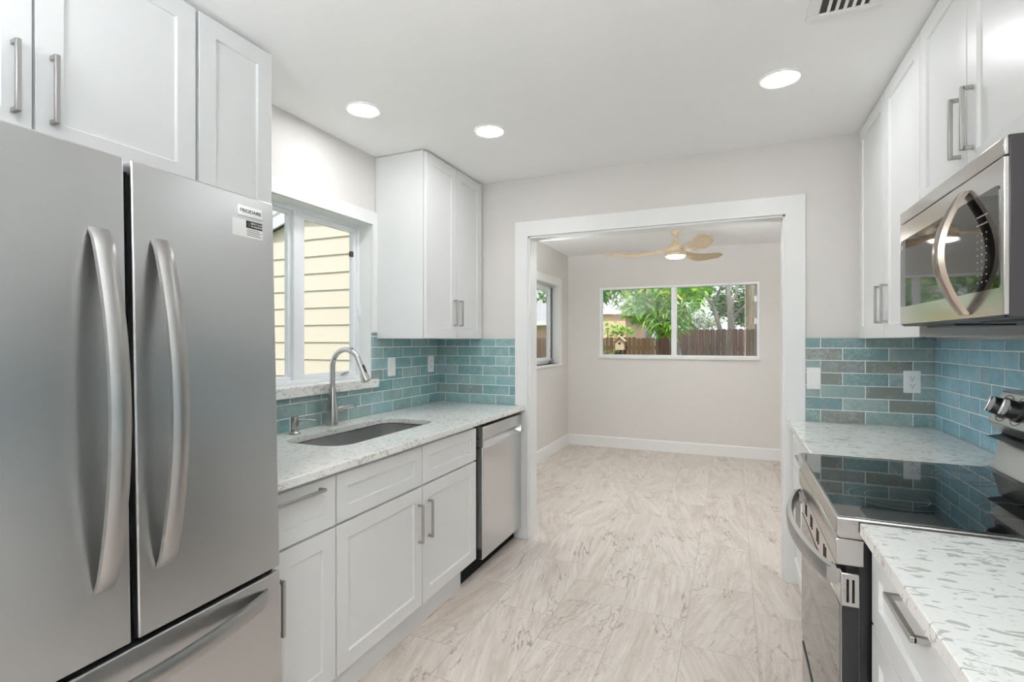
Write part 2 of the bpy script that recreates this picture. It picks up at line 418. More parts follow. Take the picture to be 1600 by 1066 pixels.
struct('wall_side', MB().box(XFR, XFR+.12, YB2, YF+.14, 0, ZC), M['wall'], 'greige side wall of the far room', 'wall')
struct('wall_rear', wall_x(YR-.14, YR, XL, XR, 0, ZC, [RW]), M['wall'], 'greige wall behind the viewer with an added daylight window', 'wall')

# cased opening
mb = MB()
mb.prism([(-1.392,0),(-1.296,0),(-1.296,2.09),(.272,2.09),(.272,0),(.374,0),(.374,2.195),(-1.392,2.195)], YB-.018, YB, 'y')
struct('trim_1', mb, M['trim'], 'wide flat white casing around the opening to the far room', 'trim', .002)
mb = MB(); mb.box(-1.30,-1.285,YB-.004,YB2,0,2.095); mb.box(.262,.277,YB-.004,YB2,0,2.095); mb.box(-1.30,.277,YB-.004,YB2,2.078,2.095)
struct('trim_2', mb, M['trim'], 'white jamb lining inside the opening', 'trim', .0015)
mb = MB(); mb.prism([(-1.392,0),(-1.296,0),(-1.296,2.09),(.272,2.09),(.272,0),(.374,0),(.374,2.195),(-1.392,2.195)], YB2, YB2+.018, 'y')
struct('trim_3', mb, M['trim'], 'white casing on the far room side of the opening', 'trim', .002)
struct('baseboard_left', MB().prism([(XL,0),(XL+.016,0),(XL+.016,.125),(XL+.010,.135),(XL,.135)], YB2, YF, 'y'), M['trim'], 'white baseboard along the left wall of the far room', 'baseboard')
struct('baseboard_far', MB().prism([(YF,0),(YF-.016,0),(YF-.016,.125),(YF-.010,.135),(YF,.135)], XL+.016, XFR, 'x'), M['trim'], 'white baseboard under the far window', 'baseboard')
struct('baseboard_side', MB().box(XFR-.016, XFR, YB2, YF-.016, 0, .135), M['trim'], 'white baseboard on the side wall of the far room', 'baseboard')

# ------------------------------------------------------------------ windows
def frame_y(mb, x0, x1, y0, y1, z0, z1, w):     # rectangular frame in the plane x=const
    mb.box(x0, x1, y0, y1, z0, z0+w); mb.box(x0, x1, y0, y1, z1-w, z1)
    mb.box(x0, x1, y0, y0+w, z0+w, z1-w); mb.box(x0, x1, y1-w, y1, z0+w, z1-w)
def frame_x(mb, y0, y1, x0, x1, z0, z1, w):
    mb.box(x0, x1, y0, y1, z0, z0+w); mb.box(x0, x1, y0, y1, z1-w, z1)
    mb.box(x0, x0+w, y0, y1, z0+w, z1-w); mb.box(x1-w, x1, y0, y1, z0+w, z1-w)
w1 = thing('window_1', 'white two-pane window over the sink looking onto cream siding', 'window', (XL-.08, 2.04, 1.1)); w1['kind'] = 'structure'
mb = MB(); frame_y(mb, XL-.15, XL-.085, K[0], K[1], K[2]+.05, K[3], .022); mb.build('frame', M['vinyl'], w1, .003)
mb = MB(); frame_y(mb, XL-.125, XL-.095, 2.062, K[1]-.022, K[2]+.072, K[3]-.022, .028); s = mb.build('sash', M['vinyl'], w1, .003)
MB().box(XL-.112, XL-.108, 2.088, K[1]-.048, K[2]+.098, K[3]-.048).build('pane', M['glass'], s)
MB().box(XL-.15, XL-.088, 2.012, 2.066, K[2]+.07, K[3]-.02).build('mullion', M['vinyl'], w1, .003)
mb = MB(); frame_y(mb, XL-.135, XL-.110, K[0]+.022, 2.012, K[2]+.072, K[3]-.022, .020); s = mb.build('sash', M['vinyl'], w1, .002)
MB().box(XL-.124, XL-.120, K[0]+.04, 1.994, K[2]+.090, K[3]-.040).build('pane', M['glass'], s)
MB().box(XL-.130, XL-.112, 2.006, 2.0135, K[2]+.07, K[3]-.02).build('weatherstrip', M['alu'], w1)
for z in (1.295, 1.88): MB().box(XL-.108, XL-.094, K[1]-.072, K[1]-.046, z, z+.032).build('hinge', M['brownspot'], w1, .002)
mb = MB(); mb.tube([(XL-.092, 2.42, 1.18), (XL-.078, 2.41, 1.182), (XL-.07, 2.37, 1.178), (XL-.068, 2.34, 1.172)], .006, 8); mb.build('crank_handle', M['nickel'], w1, smooth=40)
mb = MB(); mb.box(XL-.095, XL-.072, K[1]-.016, K[1]-.002, 1.50, 1.60); mb.box(XL-.092, XL-.07, K[1]-.024, K[1]-.010, 1.52, 1.57); mb.build('latch', M['vinyl'], w1, .002)
# casing: head and right side, end at the tile
mb = MB(); mb.prism([(1.475,2.155),(2.605,2.155),(2.605,1.420),(K[1],1.420),(K[1],K[3]),(1.475,K[3])], XL, XL+.016, 'x'); mb.build('casing', M['trim'], w1, .002)
mb = MB(); mb.box(XL-.16, XL, K[1]-.004, K[1], K[2], K[3]); mb.box(XL-.16, XL, K[0], K[0]+.004, K[2], K[3]); mb.box(XL-.16, XL, K[0], K[1], K[3]-.004, K[3]); mb.build('reveal', M['trim'], w1)
sl = MB().box(XL-.09, XL+.045, 1.475, K[1]+.022, K[2]-.002, K[2]+.050).build('window_sill', M['quartz'], w1, .003); sl['label'] = 'white flecked quartz sill slab'

w2 = thing('window_2', 'white cased window on the left wall of the far room', 'window', (XL-.08, 5.3, 1.1)); w2['kind'] = 'structure'
mb = MB(); frame_y(mb, XL-.15, XL-.10, F2[0], F2[1], F2[2], F2[3], .03); mb.build('frame', M['vinyl'], w2, .003)
mb = MB(); frame_y(mb, XL-.128, XL-.088, 5.36, F2[1]-.05, F2[2]+.03, F2[3]-.03, .045); s = mb.build('sash', M['vinyl'], w2, .003)
MB().box(XL-.112, XL-.108, 5.40, F2[1]-.09, F2[2]+.07, F2[3]-.07).build('pane', M['glass'], s)
mb = MB(); frame_y(mb, XL-.145, XL-.105, F2[0]+.03, 5.36, F2[2]+.03, F2[3]-.03, .045); s = mb.build('sash', M['vinyl'], w2, .003)
MB().box(XL-.127, XL-.123, F2[0]+.07, 5.32, F2[2]+.07, F2[3]-.07).build('pane', M['glass'], s)
MB().box(XL-.10, XL-.075, F2[1]-.03, F2[1]-.012, F2[2]+.06, F2[3]-.02).build('track', M['alu'], w2)
for z in (1.24, 1.93): MB().box(XL-.09, XL-.085, 6.09, 6.10, z, z+.014).build('screw', M['dark'], w2)
mb = MB(); mb.box(XL-.088, XL-.05, 6.06, 6.13, F2[2]+.012, F2[2]+.03); mb.tube([(XL-.06, 6.10, F2[2]+.03), (XL-.05, 6.09, F2[2]+.06), (XL-.05, 6.04, F2[2]+.062)], .007, 8); mb.build('crank_handle', M['nickel'], w2, .001)
mb = MB(); q = .095
for a in ((F2[0]-q, F2[1]+q, F2[3], F2[3]+q), (F2[0]-q, F2[0], F2[2]-.0, F2[3]), (F2[1], F2[1]+q, F2[2]-.0, F2[3])): mb.box(XL, XL+.016, *a)
mb.build('casing', M['trim'], w2, .002)
MB().box(XL-.09, XL+.026, F2[0]-q, F2[1]+q, F2[2]-.03, F2[2]).build('window_sill', M['trim'], w2, .003)
mb = MB(); mb.box(XL-.16, XL, F2[1]-.004, F2[1], F2[2], F2[3]); mb.box(XL-.16, XL, F2[0], F2[1], F2[3]-.004, F2[3]); mb.build('reveal', M['trim'], w2)

w3 = thing('window_3', 'wide two-pane window on the end wall looking onto the fenced garden', 'window', (-.65, YF+.03, 1.17)); w3['kind'] = 'structure'
mb = MB(); frame_x(mb, YF-.006, YF+.075, F1[0], F1[1], F1[2], F1[3], .028); mb.build('frame', M['vinyl'], w3, .003)
MB().box(-.698, -.634, YF+.004, YF+.07, F1[2]+.028, F1[3]-.028).build('mullion', M['vinyl'], w3, .003)
MB().box(F1[0]+.02, -.69, YF+.043, YF+.047, F1[2]+.02, F1[3]-.02).build('pane', M['glass'], w3)
MB().box(-.64, F1[1]-.02, YF+.023, YF+.027, F1[2]+.02, F1[3]-.02).build('pane', M['glass'], w3)
MB().box(.128, .140, YF+.03, YF+.045, F1[2]+.028, F1[3]-.028).build('sash', plain('cream_sash', (226, 214, 188), .5), w3)
MB().box(.235, .250, YF+.0, YF+.02, F1[2]+.028, F1[3]-.028).build('track', M['alu'], w3)
for z in (1.86, 1.60): MB().box(.228, .258, YF-.012, YF+.01, z-.035, z+.035).build('latch', M['vinyl'], w3, .004)
MB().box(F1[0]-.012, F1[1]+.012, YF-.028, YF+.04, F1[2]-.022, F1[2]+.006).build('window_sill', M['trim'], w3, .005)

w4 = thing('added_window_4', 'large unseen window added for daylight on the wall behind the viewer', 'window', (-.5, YR-.07, .45)); w4['kind'] = 'structure'  # unseen window, added to bring daylight in from behind
mb = MB(); frame_x(mb, YR-.12, YR-.04, RW[0], RW[1], RW[2], RW[3], .05); mb.box(-.53,-.47,YR-.11,YR-.05,RW[2]+.05,RW[3]-.05); mb.build('frame', M['vinyl'], w4, .003)
MB().box(RW[0]+.04, RW[1]-.04, YR-.082, YR-.078, RW[2]+.04, RW[3]-.04).build('pane', M['glass'], w4)

# ------------------------------------------------------------------ cabinets
def shaker(mb, X, n, y0, y1, z0, z1, stile=.062, t=.020, rec=.009):
    """shaker front: face at x=X, outward direction n (+1/-1), thickness behind it"""
    V = lambda d, y, z: mb.bm.verts.new((X - n*d, y, z))
    ry, rz = min(stile, (y1-y0)*.3), min(stile, (z1-z0)*.3)
    O = [V(0,y0,z0), V(0,y1,z0), V(0,y1,z1), V(0,y0,z1)]
    I = [V(0,y0+ry,z0+rz), V(0,y1-ry,z0+rz), V(0,y1-ry,z1-rz), V(0,y0+ry,z1-rz)]
    e = .0025
    D = [V(rec,y0+ry+e,z0+rz+e), V(rec,y1-ry-e,z0+rz+e), V(rec,y1-ry-e,z1-rz-e), V(rec,y0+ry+e,z1-rz-e)]
    B = [V(t,y0,z0), V(t,y1,z0), V(t,y1,z1), V(t,y0,z1)]
    for i in range(4):
        j = (i+1) % 4
        mb.face([O[i],O[j],I[j],I[i]]); mb.face([I[i],I[j],D[j],D[i]]); mb.face([O[j],O[i],B[i],B[j]])
    mb.face(D); mb.face(B[::-1]); return mb
def pull(parent, X, n, y, z, length, vertical=True):
    """square bar pull with two feet"""
    t = .011; so = .030; h = length/2; mb = MB()
    xa, xb = sorted((X + n*(so-t), X + n*so)); fa, fb = sorted((X - n*.001, X + n*(so-t*.5)))
    if vertical:
        mb.prism([(xa, z-h), (xb, z-h), (xb, z+h), (xa, z+h)], y-t/2, y+t/2, 'y')
        for s in (-1, 1): mb.box(fa, fb, y-t/2, y+t/2, z+s*(h-t/2)-t/2, z+s*(h-t/2)+t/2)
    else:
        mb.box(xa, xb, y-h, y+h, z-t/2, z+t/2)
        for s in (-1, 1): mb.box(fa, fb, y+s*(h-t/2)-t/2, y+s*(h-t/2)+t/2, z-t/2, z+t/2)
    return mb.build('handle', M['nickel'], parent, .0012)
def door(parent, X, n, y0, y1, z0, z1, name='door', stile=.062):
    return shaker(MB(), X, n, y0+.0015, y1-.0015, z0+.0015, z1-.0015, stile).build(name, M['cab'], parent, .0014)

# --- left base run
FX = -1.350
bc = thing('base_cabinet', 'narrow white base cabinet with one drawer beside the refrigerator', 'cabinet', (-1.68, 1.34, 0))
MB().box(XL+.01, FX-.020, 1.19, 1.487, .12, .890).build('body', M['cab'], bc, .001)
MB().box(FX-.06, FX-.038, 1.19, 1.487, 0, .12).build('toe_kick', M['cab'], bc)
d = door(bc, FX, 1, 1.19, 1.485, .688, .873, 'drawer', .058); pull(d, FX, 1, 1.305, .842, .21, False)
d = door(bc, FX, 1, 1.19, 1.485, .12, .682); pull(d, FX, 1, 1.222, .508, .18)
sc = thing('base_cabinet', 'wide white base cabinet under the sink with two doors and two false drawer fronts', 'cabinet', (-1.68, 2.05, 0))
mb = MB(); mb.box(XL+.01, FX-.020, 1.489, 1.507, .12, .890); mb.box(XL+.01, FX-.020, 2.600, 2.618, .12, .890); mb.box(XL+.01, FX-.020, 1.507, 2.600, .12, .138)
mb.box(FX-.045, FX-.020, 1.507, 2.600, .138, .885); mb.build('body', M['cab'], sc, .001)
MB().box(FX-.06, FX-.038, 1.489, 2.50, 0, .12).build('toe_kick', M['cab'], sc)
for a, b, hy in ((1.491, 2.060, 2.030), (2.064, 2.616, 2.116)):
    door(sc, FX, 1, a, b, .688, .873, 'drawer_front', .058)
    d = door(sc, FX, 1, a, b, .12, .682); pull(d, FX, 1, hy, .515, .18)

# dishwasher
DX = -1.345
dw = thing('dishwasher', 'stainless steel dishwasher with a pocket handle at the end of the counter', 'dishwasher', (-1.67, 2.98, 0))
MB().box(-1.95, DX-.055, 2.655, 3.295, .10, .868).build('body', M['shadow_gap'], dw)
MB().box(-1.90, DX-.060, 2.52, 3.29, 0.002, .10).build('toe_kick', M['shadow_gap'], dw)
MB().box(DX-.05, DX, 2.690, 3.296, .085, .742).build('door', M['dw'], dw, .006, seg=3)
mb = MB(); mb.box(DX-.055, DX+.002, 2.690, 3.296, .795, .866); mb.box(DX-.055, DX+.002, 2.690, 2.706, .742, .795); mb.box(DX-.055, DX+.002, 3.280, 3.296, .742, .795)
mb.build('control_panel', M['dw'], dw, .003)
mb = MB(); mb.prism([(DX-.05,.742),(DX-.004,.742),(DX-.006,.750),(DX-.038,.794),(DX-.05,.794)], 2.706, 3.280, 'y'); h = mb.build('pocket_handle', M['bright'], dw); h['label'] = 'bright slanted strip of the pocket handle'
for k in range(6): MB().box(DX-.05, DX-.030, 2.80+.06*k, 2.815+.06*k, .8655, .8665).build('button', M['print'], dw)

# --- left wall cabinets
UX = -1.650
oc = thing('wall_cabinet', 'white two-door wall cabinet above the refrigerator', 'cabinet', (-1.83, .72, 1.88))
MB().box(XL+.002, UX-.020, .29, 1.160, 1.885, ZC-.004).build('body', M['cab'], oc, .001)
d = door(oc, UX, 1, .292, .722, 1.885, 2.485); pull(d, UX, 1, .682, 2.03, .18)
d = door(oc, UX, 1, .726, 1.158, 1.885, 2.485); pull(d, UX, 1, .762, 2.03, .18)
nc = thing('wall_cabinet', 'tall narrow white wall cabinet between the refrigerator and the sink window', 'cabinet', (-1.83, 1.31, 1.38))
MB().box(XL+.002, UX-.020, 1.164, 1.466, 1.385, ZC-.004).build('body', M['cab'], nc, .001)
d = door(nc, UX, 1, 1.168, 1.466, 1.385, 2.485); pull(d, UX, 1, 1.20, 1.53, .18)
lc = thing('wall_cabinet', 'white two-door wall cabinet to the right of the sink window', 'cabinet', (-1.83, 2.93, 1.38))
MB().box(XL+.002, UX-.022, 2.562, 3.298, 1.385, ZC-.004).build('body', M['cab'], lc, .001)
MB().box(UX-.021, UX-.0195, 2.566, 3.29, 1.40, 2.47).build('door_gap_shade', M['alu'], lc)  # grey sheet behind the doors, gap shade put in as colour
d = door(lc, UX, 1, 2.562, 2.922, 1.385, 2.488); pull(d, UX, 1, 2.888, 1.55, .17)
d = door(lc, UX, 1, 2.925, 3.284, 1.385, 2.488); pull(d, UX, 1, 2.962, 1.55, .17)

# --- right wall cabinets
VX = .620
rc = thing('wall_cabinet', 'white two-door wall cabinet in the corner beyond the microwave', 'cabinet', (.79, 2.78, 1.38))
MB().box(VX+.020, XR-.002, 2.288, 3.298, 1.388, ZC-.004).build('body', M['cab'], rc, .001)
d = door(rc, VX, -1, 2.285, 2.756, 1.382, 2.488); pull(d, VX, -1, 2.70, 1.535, .17)
d = door(rc, VX, -1, 2.760, 3.25, 1.382, 2.488); pull(d, VX, -1, 2.80, 1.535, .17)
mc = thing('wall_cabinet', 'short white two-door wall cabinet above the microwave', 'cabinet', (.79, 1.87, 1.84))
MB().box(VX+.020, XR-.002, 1.475, 2.284, 1.845, ZC-.004).build('body', M['cab'], mc, .001)
d = door(mc, VX, -1, 1.475, 1.878, 1.840, 2.488); pull(d, VX, -1, 1.836, 2.00, .18)
d = door(mc, VX, -1, 1.881, 2.282, 1.840, 2.488); pull(d, VX, -1, 1.922, 2.00, .18)

for a, b, lab in ((.62, 1.468, 'unseen white two-door wall cabinet added near the microwave to shade the counter'), (-.26, .617, 'unseen white two-door wall cabinet added to shade the near end of the right counter')):  # out-of-view cabinets added to cast shade on the near counter
    t = thing('wall_cabinet', lab, 'cabinet', (.79, (a+b)/2, 1.38)); m_ = (a+b)/2
    MB().box(VX+.020, XR-.002, a, b, 1.388, ZC-.004).build('body', M['cab'], t, .001)
    d = door(t, VX, -1, a, m_-.001, 1.382, 2.488); pull(d, VX, -1, m_-.045, 1.535, .17)
    d = door(t, VX, -1, m_+.001, b, 1.382, 2.488); pull(d, VX, -1, m_+.045, 1.535, .17)

# --- right base cabinets
GX = .310
fb = thing('base_cabinet', 'white base cabinet with a drawer in the corner beyond the range', 'cabinet', (.64, 2.8, 0))
MB().box(GX+.020, XR-.012, 2.315, 3.275, .12, .890).build('body', M['cab'], fb, .001)
MB().box(GX+.045, GX+.065, 2.315, 3.275, 0, .12).build('toe_kick', M['cab'], fb)
d = door(fb, GX, -1, 2.318, 3.26, .688, .873, 'drawer', .058); pull(d, GX, -1, 2.80, .80, .18, False)
d = door(fb, GX, -1, 2.318, 2.787, .12, .682); pull(d, GX, -1, 2.745, .53, .18)
d = door(fb, GX, -1, 2.791, 3.26, .12, .682); pull(d, GX, -1, 2.83, .53, .18)
nb = thing('base_cabinet', 'white drawer base cabinet under the near counter right of the range', 'cabinet', (.64, 1.17, 0))
MB().box(GX+.020, XR-.012, .85, 1.492, .12, .890).build('body', M['cab'], nb, .001)
MB().box(GX+.045, GX+.065, .85, 1.492, 0, .12).build('toe_kick', M['cab'], nb)
for (a, b) in ((.688, .873), (.405, .684), (.12, .401)):
    d = door(nb, GX, -1, .853, 1.490, a, b, 'drawer', .062)
    pull(d, GX, -1, 1.170, .855 if a > .6 else b-.06, .175, False)
nb2 = thing('base_cabinet', 'white base cabinet under the near end of the right counter', 'cabinet', (.64, .2, 0))
MB().box(GX+.020, XR-.012, -.55, .848, .12, .890).build('body', M['cab'], nb2, .001)
MB().box(GX+.045, GX+.065, -.55, .848, 0, .12).build('toe_kick', M['cab'], nb2)
for a, b in ((-.55, .147), (.151, .847)):
    d = door(nb2, GX, -1, a, b, .688, .873, 'drawer', .058); pull(d, GX, -1, (a+b)/2, .85, .18, False)
    door(nb2, GX, -1, a, b, .12, .682)

# ------------------------------------------------------------------ countertops
def rrect(x0, x1, y0, y1, r, n=8):
    P = []
    for cx, cy, a0 in ((x1-r,y1-r,0),(x0+r,y1-r,90),(x0+r,y0+r,180),(x1-r,y0+r,270)):
        for k in range(n+1):
            a = R(a0 + 90*k/n); P.append((cx+r*math.cos(a), cy+r*math.sin(a)))
    return P
def slab(outer, hole, z0, z1):
    mb = MB(); bm = mb.bm; E = []
    for lp in ([outer, hole] if hole else [outer]):
        vs = [bm.verts.new((x, y, z0)) for x, y in lp]
        E += [bm.edges.new((vs[i], vs[(i+1) % len(vs)])) for i in range(len(vs))]
    bmesh.ops.triangle_fill(bm, use_beauty=True, use_dissolve=False, edges=E)
    r = bmesh.ops.extrude_face_region(bm, geom=bm.faces[:])
    bmesh.ops.translate(bm, verts=[g for g in r['geom'] if isinstance(g, bmesh.types.BMVert)], vec=(0, 0, z1-z0))
    return mb
SK = (-1.872, -1.520, 1.690, 2.480)
o = slab([(-2.004,1.175),(-1.318,1.175),(-1.318,3.279),(-2.004,3.279)], rrect(*SK, .10), .892, .922).build('countertop', M['quartz'], None, .0025)
tag(o, 'white flecked quartz countertop with the sink cut into it', 'countertop')
o = MB().box(.286, .953, 2.309, 3.279, .892, .922).build('countertop', M['quartz_r'], None, .0025); tag(o, 'short white flecked quartz countertop in the corner beyond the range', 'countertop')
o = MB().box(.287, .953, -.6, 1.497, .892, .922).build('countertop', M['quartz_r'], None, .0025); tag(o, 'long white flecked quartz countertop nearest the viewer, right of the range', 'countertop')

# backsplashes
mb = MB(); mb.prism([(1.15,.9225),(3.284,.9225),(3.284,1.384),(2.561,1.384),(2.561,1.418),(2.525,1.418),(2.525,1.089),(1.15,1.089)], XL+.001, -2.005, 'x')
tag(mb.build('tile_backsplash', M['tile_left'], None), 'glossy blue-green subway tile backsplash behind the sink faucet', 'backsplash')
tag(MB().box(-2.005, -1.393, 3.285, 3.299, .9225, 1.384).build('tile_backsplash', M['tile_back_l']), 'glossy blue-green subway tile backsplash left of the cased opening', 'backsplash')
tag(MB().box(.375, .955, 3.285, 3.299, .9225, 1.386).build('tile_backsplash', M['tile_back_r']), 'grey-green subway tile backsplash between the opening and the corner', 'backsplash')
tag(MB().box(.955, XR-.001, -.6, 3.284, .9225, 1.372).build('tile_backsplash', M['tile_right_daylit']), 'subway tile backsplash with pale blue daylight put into its colour on the wall behind the range', 'backsplash')

# ------------------------------------------------------------------ sink, faucet, soap dispenser
sk = thing('kitchen_sink', 'stainless steel undermount sink basin set in the left counter', 'sink', (-1.70, 2.08, .70))
mb = MB(); loops = []
for ins, r, z in ((-.012, .11, .890), (.0, .10, .889), (.004, .095, .75), (.010, .088, .722), (.028, .07, .712)):
    loops.append([(x, y, z) for x, y in rrect(SK[0]+ins, SK[1]-ins, SK[2]+ins, SK[3]-ins, max(r, .02))])
mb.loft(loops, False, True); mb.build('basin', M['sink'], sk, smooth=40, solid=.002)
MB().lathe([(.0,.7135),(.030,.7135),(.032,.7145),(.043,.7155),(.045,.7135)], (-1.70, 2.09, 0)).build('drain', M['bright'], sk, smooth=40)

FXc, FYc = -1.945, 2.115
fc = thing('kitchen_faucet', 'brushed steel gooseneck pull-down faucet behind the sink', 'faucet', (FXc, FYc, .922))
MB().lathe([(.031,.922),(.0315,.926),(.031,.935),(.030,.98),(.027,1.03),(.021,1.08),(.0165,1.12),(.0150,1.126)], (FXc, FYc, 0)).build('base', M['faucet'], fc, smooth=40)
pts = [(FXc, FYc, 1.12), (FXc, FYc, 1.18), (FXc, FYc, 1.235)]; rr = .090
for k in range(1, 15):
    a = R(180 - 160*k/14); pts.append((FXc + rr + rr*math.cos(a), FYc, 1.235 + rr*math.sin(a)))
MB().tube(pts, .0140, 18).build('spout', M['faucet'], fc, smooth=40)
e = Vector(pts[-1]); dr = (Vector(pts[-1]) - Vector(pts[-2])).normalized()
q = Vector((0,0,1)).rotation_difference(dr).to_matrix().to_4x4()
MB().lathe([(.0145,0),(.0150,.004),(.0155,.03),(.0195,.075),(.0240,.105),(.0240,.112),(.018,.114),(.018,.112)], seg=28, Mx=Matrix.Translation(e) @ q).build('spray_head', M['faucet'], fc, smooth=40)
b = e + dr*.045 + Vector((dr.z*-1, 0, dr.x))*-.0; side = Vector((-dr.z, 0, dr.x))
MB().obox(e + dr*.050 + side*.0165, (.008, .012, .042), q).build('spray_button', M['dark'], fc, .002)
mb = MB(); mb.tube([(FXc, FYc+.022, 1.005), (FXc, FYc+.062, 1.008)], .0165, 20); mb.tube([(FXc, FYc+.062, 1.008), (FXc, FYc+.085, 1.010)], [.0165, .0125], 20)
mb.build('handle_hub', M['faucet'], fc, smooth=40)
MB().tube([(FXc, FYc+.082, 1.010), (FXc, FYc+.11, 1.016), (FXc, FYc+.15, 1.014), (FXc, FYc+.175, 1.000)], [.0095, .008, .0072, .0085], 12).build('handle_lever', M['faucet'], fc, smooth=40)

SX, SY = -1.935, 1.852
sd = thing('soap_dispenser', 'short brushed nickel soap dispenser pump left of the faucet', 'soap dispenser', (SX, SY, .922))
MB().lathe([(.025,.922),(.026,.925),(.025,.929),(.019,.933),(.0165,.938),(.0165,.952),(.019,.955),(.019,1.000),(.0175,1.005),(.0,1.005)], (SX, SY, 0)).build('body', M['nickel'], sd, smooth=40)
MB().tube([(SX+.012, SY+.008, .988), (SX+.05, SY+.035, .988), (SX+.078, SY+.054, .983)], [.0065, .006, .006], 12).build('nozzle', M['nickel'], sd, smooth=40)

# ------------------------------------------------------------------ refrigerator (local axes: x out of the doors, y along the wall)
W = .4115; G = .0155
fr = thing('refrigerator', 'stainless steel french-door refrigerator with bottom freezer drawer', 'refrigerator', (-1.240, 1.147, 0), (0, -.025, .042))
MB().box(-.71, -.075, -2*W-G+.004, -.004, .03, 1.770).build('body', M['side_dark'], fr, .004, local=True)
MB().box(-.69, -.09, -2*W-G+.02, -.02, .0, .03).build('foot_base', M['shadow_gap'], fr, local=True)
MB().box(-.078, -.02, -2*W-G+.012, -.012, .05, 1.76).build('gasket', M['shadow_gap'], fr, local=True)
def fdoor(y0, y1, z0, z1, name):
    return MB().box(-.065, 0, y0, y1, z0, z1).build(name, M['fridge'], fr, .0045, local=True, seg=4)
dR = fdoor(-W, 0, .692, 1.787, 'door'); dL = fdoor(-2*W-G, -W-G, .692, 1.787, 'door'); dF = fdoor(-2*W-G, 0, .075, .679, 'freezer_drawer')
def bow(parent, fixed, a0, a1, axis, width, bulge=.058, n=28):
    """bowed flat handle; crown faces outward"""
    mb = MB(); loops = []
    for i in range(n+1):
        t = i/n; a = a0 + (a1-a0)*t; out = bulge*(math.sin(math.pi*t)**.8) + .004; th = .014
        if i in (0, n): out = .002; th = .003
        prof = []
        for k in range(9):
            s_ = -1 + 2*k/8; prof.append((out + th*(1 - .45*s_*s_), fixed + s_*width/2))
        prof += [(out - .004, fixed + width/2*.96), (out - .004, fixed - width/2*.96)]
        loops.append([(p, y, a) if axis == 'z' else (p, a, y) for p, y in prof])
    mb.loft(loops); return mb.build('handle', M['handle_dark'], parent, smooth=35, local=True)
bow(dL, -W-G-.056, .835, 1.615, 'z', .040); bow(dR, -W+.060, .835, 1.615, 'z', .040)
bow(dF, .625, -2*W-G+.05, -.05, 'y', .040, .055)
for y0, y1 in ((-.09, -.02), (-2*W-G+.02, -2*W-G+.09)): MB().box(-.26, -.10, y0, y1, 1.768, 1.785).build('hinge_cover', M['side_dark'], fr, .004, local=True)
# badge and sticker (writing on the right door)
bz0, bz1, by0, by1 = 1.726, 1.757, -.128, -.042
bd = MB().box(-.0005, .003, by0, by1, bz0, bz1).build('badge', M['badge'], dR, .001, local=True)
def ftext(body, size, y, z, mat, parent, x=.0032):
    c = text('lettering', body, size, mat, parent, (0,0,0), (R(90), 0, R(90)), .0003); c.location = (x, y, z); return c
OFF[bd] = OFF[dR] = OFF[fr] = Vector((0,0,0))
ftext('FRIGIDAIRE', .0145, (by0+by1)/2, (bz0+bz1)/2, M['ink'], bd)
sy0, sy1, sz0, sz1 = -.146, -.042, 1.668, 1.717
st = MB().box(-.0005, .0006, sy0, sy1, sz0, sz1).build('sticker', M['sticker'], dR, local=True); OFF[st] = Vector((0,0,0))
pn = MB().box(.0003, .0010, -.100, sy1-.001, 1.695, 1.716).build('sticker_panel', M['ink'], st, local=True)
mb = MB(); mb.box(.0009, .0013, -.094, -.087, 1.699, 1.712); mb.build('sticker_icon', M['ring'], st, local=True)
c = ftext('SIMPLY SCAN', .0072, -.063, 1.7095, M['sticker'], st, .0011); c = ftext('TO REGISTER', .0072, -.063, 1.7015, M['sticker'], st, .0011)
for k in range(4): MB().box(.0005, .0008, -.098, -.048 - .006*(k % 2), 1.6735+.0052*k, 1.6752+.0052*k).build('fine_print', M['ring'], st, local=True)

# ------------------------------------------------------------------ range
rg = thing('electric_range', 'slide-in electric range with black glass cooktop and stainless front', 'range', (.6, 1.9, 0))
RY0, RY1 = 1.512, 2.302
MB().box(.288, .93, RY0+.004, RY1-.004, .02, .900).build('body', M['black_enamel'], rg, .002)
mb = MB()
mb.prism([(.238,.884),(.246,.876),(.93,.876),(.93,.9275),(.240,.9275)], RY0-.006, RY1+.004, 'y'); ck = mb.build('cooktop_frame', M['range'], rg, .003)
g = MB().box(.246, .86, RY0, RY1-.002, .926, .931).build('cooktop_glass', M['cooktop'], rg, .0015)
def ring(cx, cy, r):
    mb = MB(); n = 64
    A = [(cx+r*math.cos(2*math.pi*k/n), cy+r*math.sin(2*math.pi*k/n)) for k in range(n)]; B = [(cx+(r-.0022)*math.cos(2*math.pi*k/n), cy+(r-.0022)*math.sin(2*math.pi*k/n)) for k in range(n)]
    mb.loft([[(x,y,.9311) for x,y in A], [(x,y,.9314) for x,y in A], [(x,y,.9314) for x,y in B], [(x,y,.9311) for x,y in B]], False, False); return mb.build('burner_ring', M['ring'], g)
for cx, cy, r in ((.42, 1.74, .115), (.42, 1.74, .075), (.42, 2.10, .085), (.68, 1.72, .085), (.68, 2.10, .115), (.68, 2.10, .075)): ring(cx, cy, r)
MB().prism([(.244,.806),(.240,.812),(.238,.868),(.244,.873),(.30,.873),(.30,.806)], RY0+.002, RY1-.006, 'y').build('front_panel', M['range'], rg, .002)
MB().box(.262, .30, RY0+.006, RY1-.008, .787, .806).build('vent_gap', M['shadow_gap'], rg)
od = MB().box(.250, .292, RY0+.002, RY1-.006, .235, .787).build('oven_door', M['range'], rg, .003)
MB().box(.2475, .252, RY0+.006, RY1-.010, .245, .700).build('oven_glass', M['ovenglass'], od, .001)
MB().box(.252, .2885, RY0+.0005, RY0+.004, .238, .704).build('door_edge', M['black_enamel'], od)
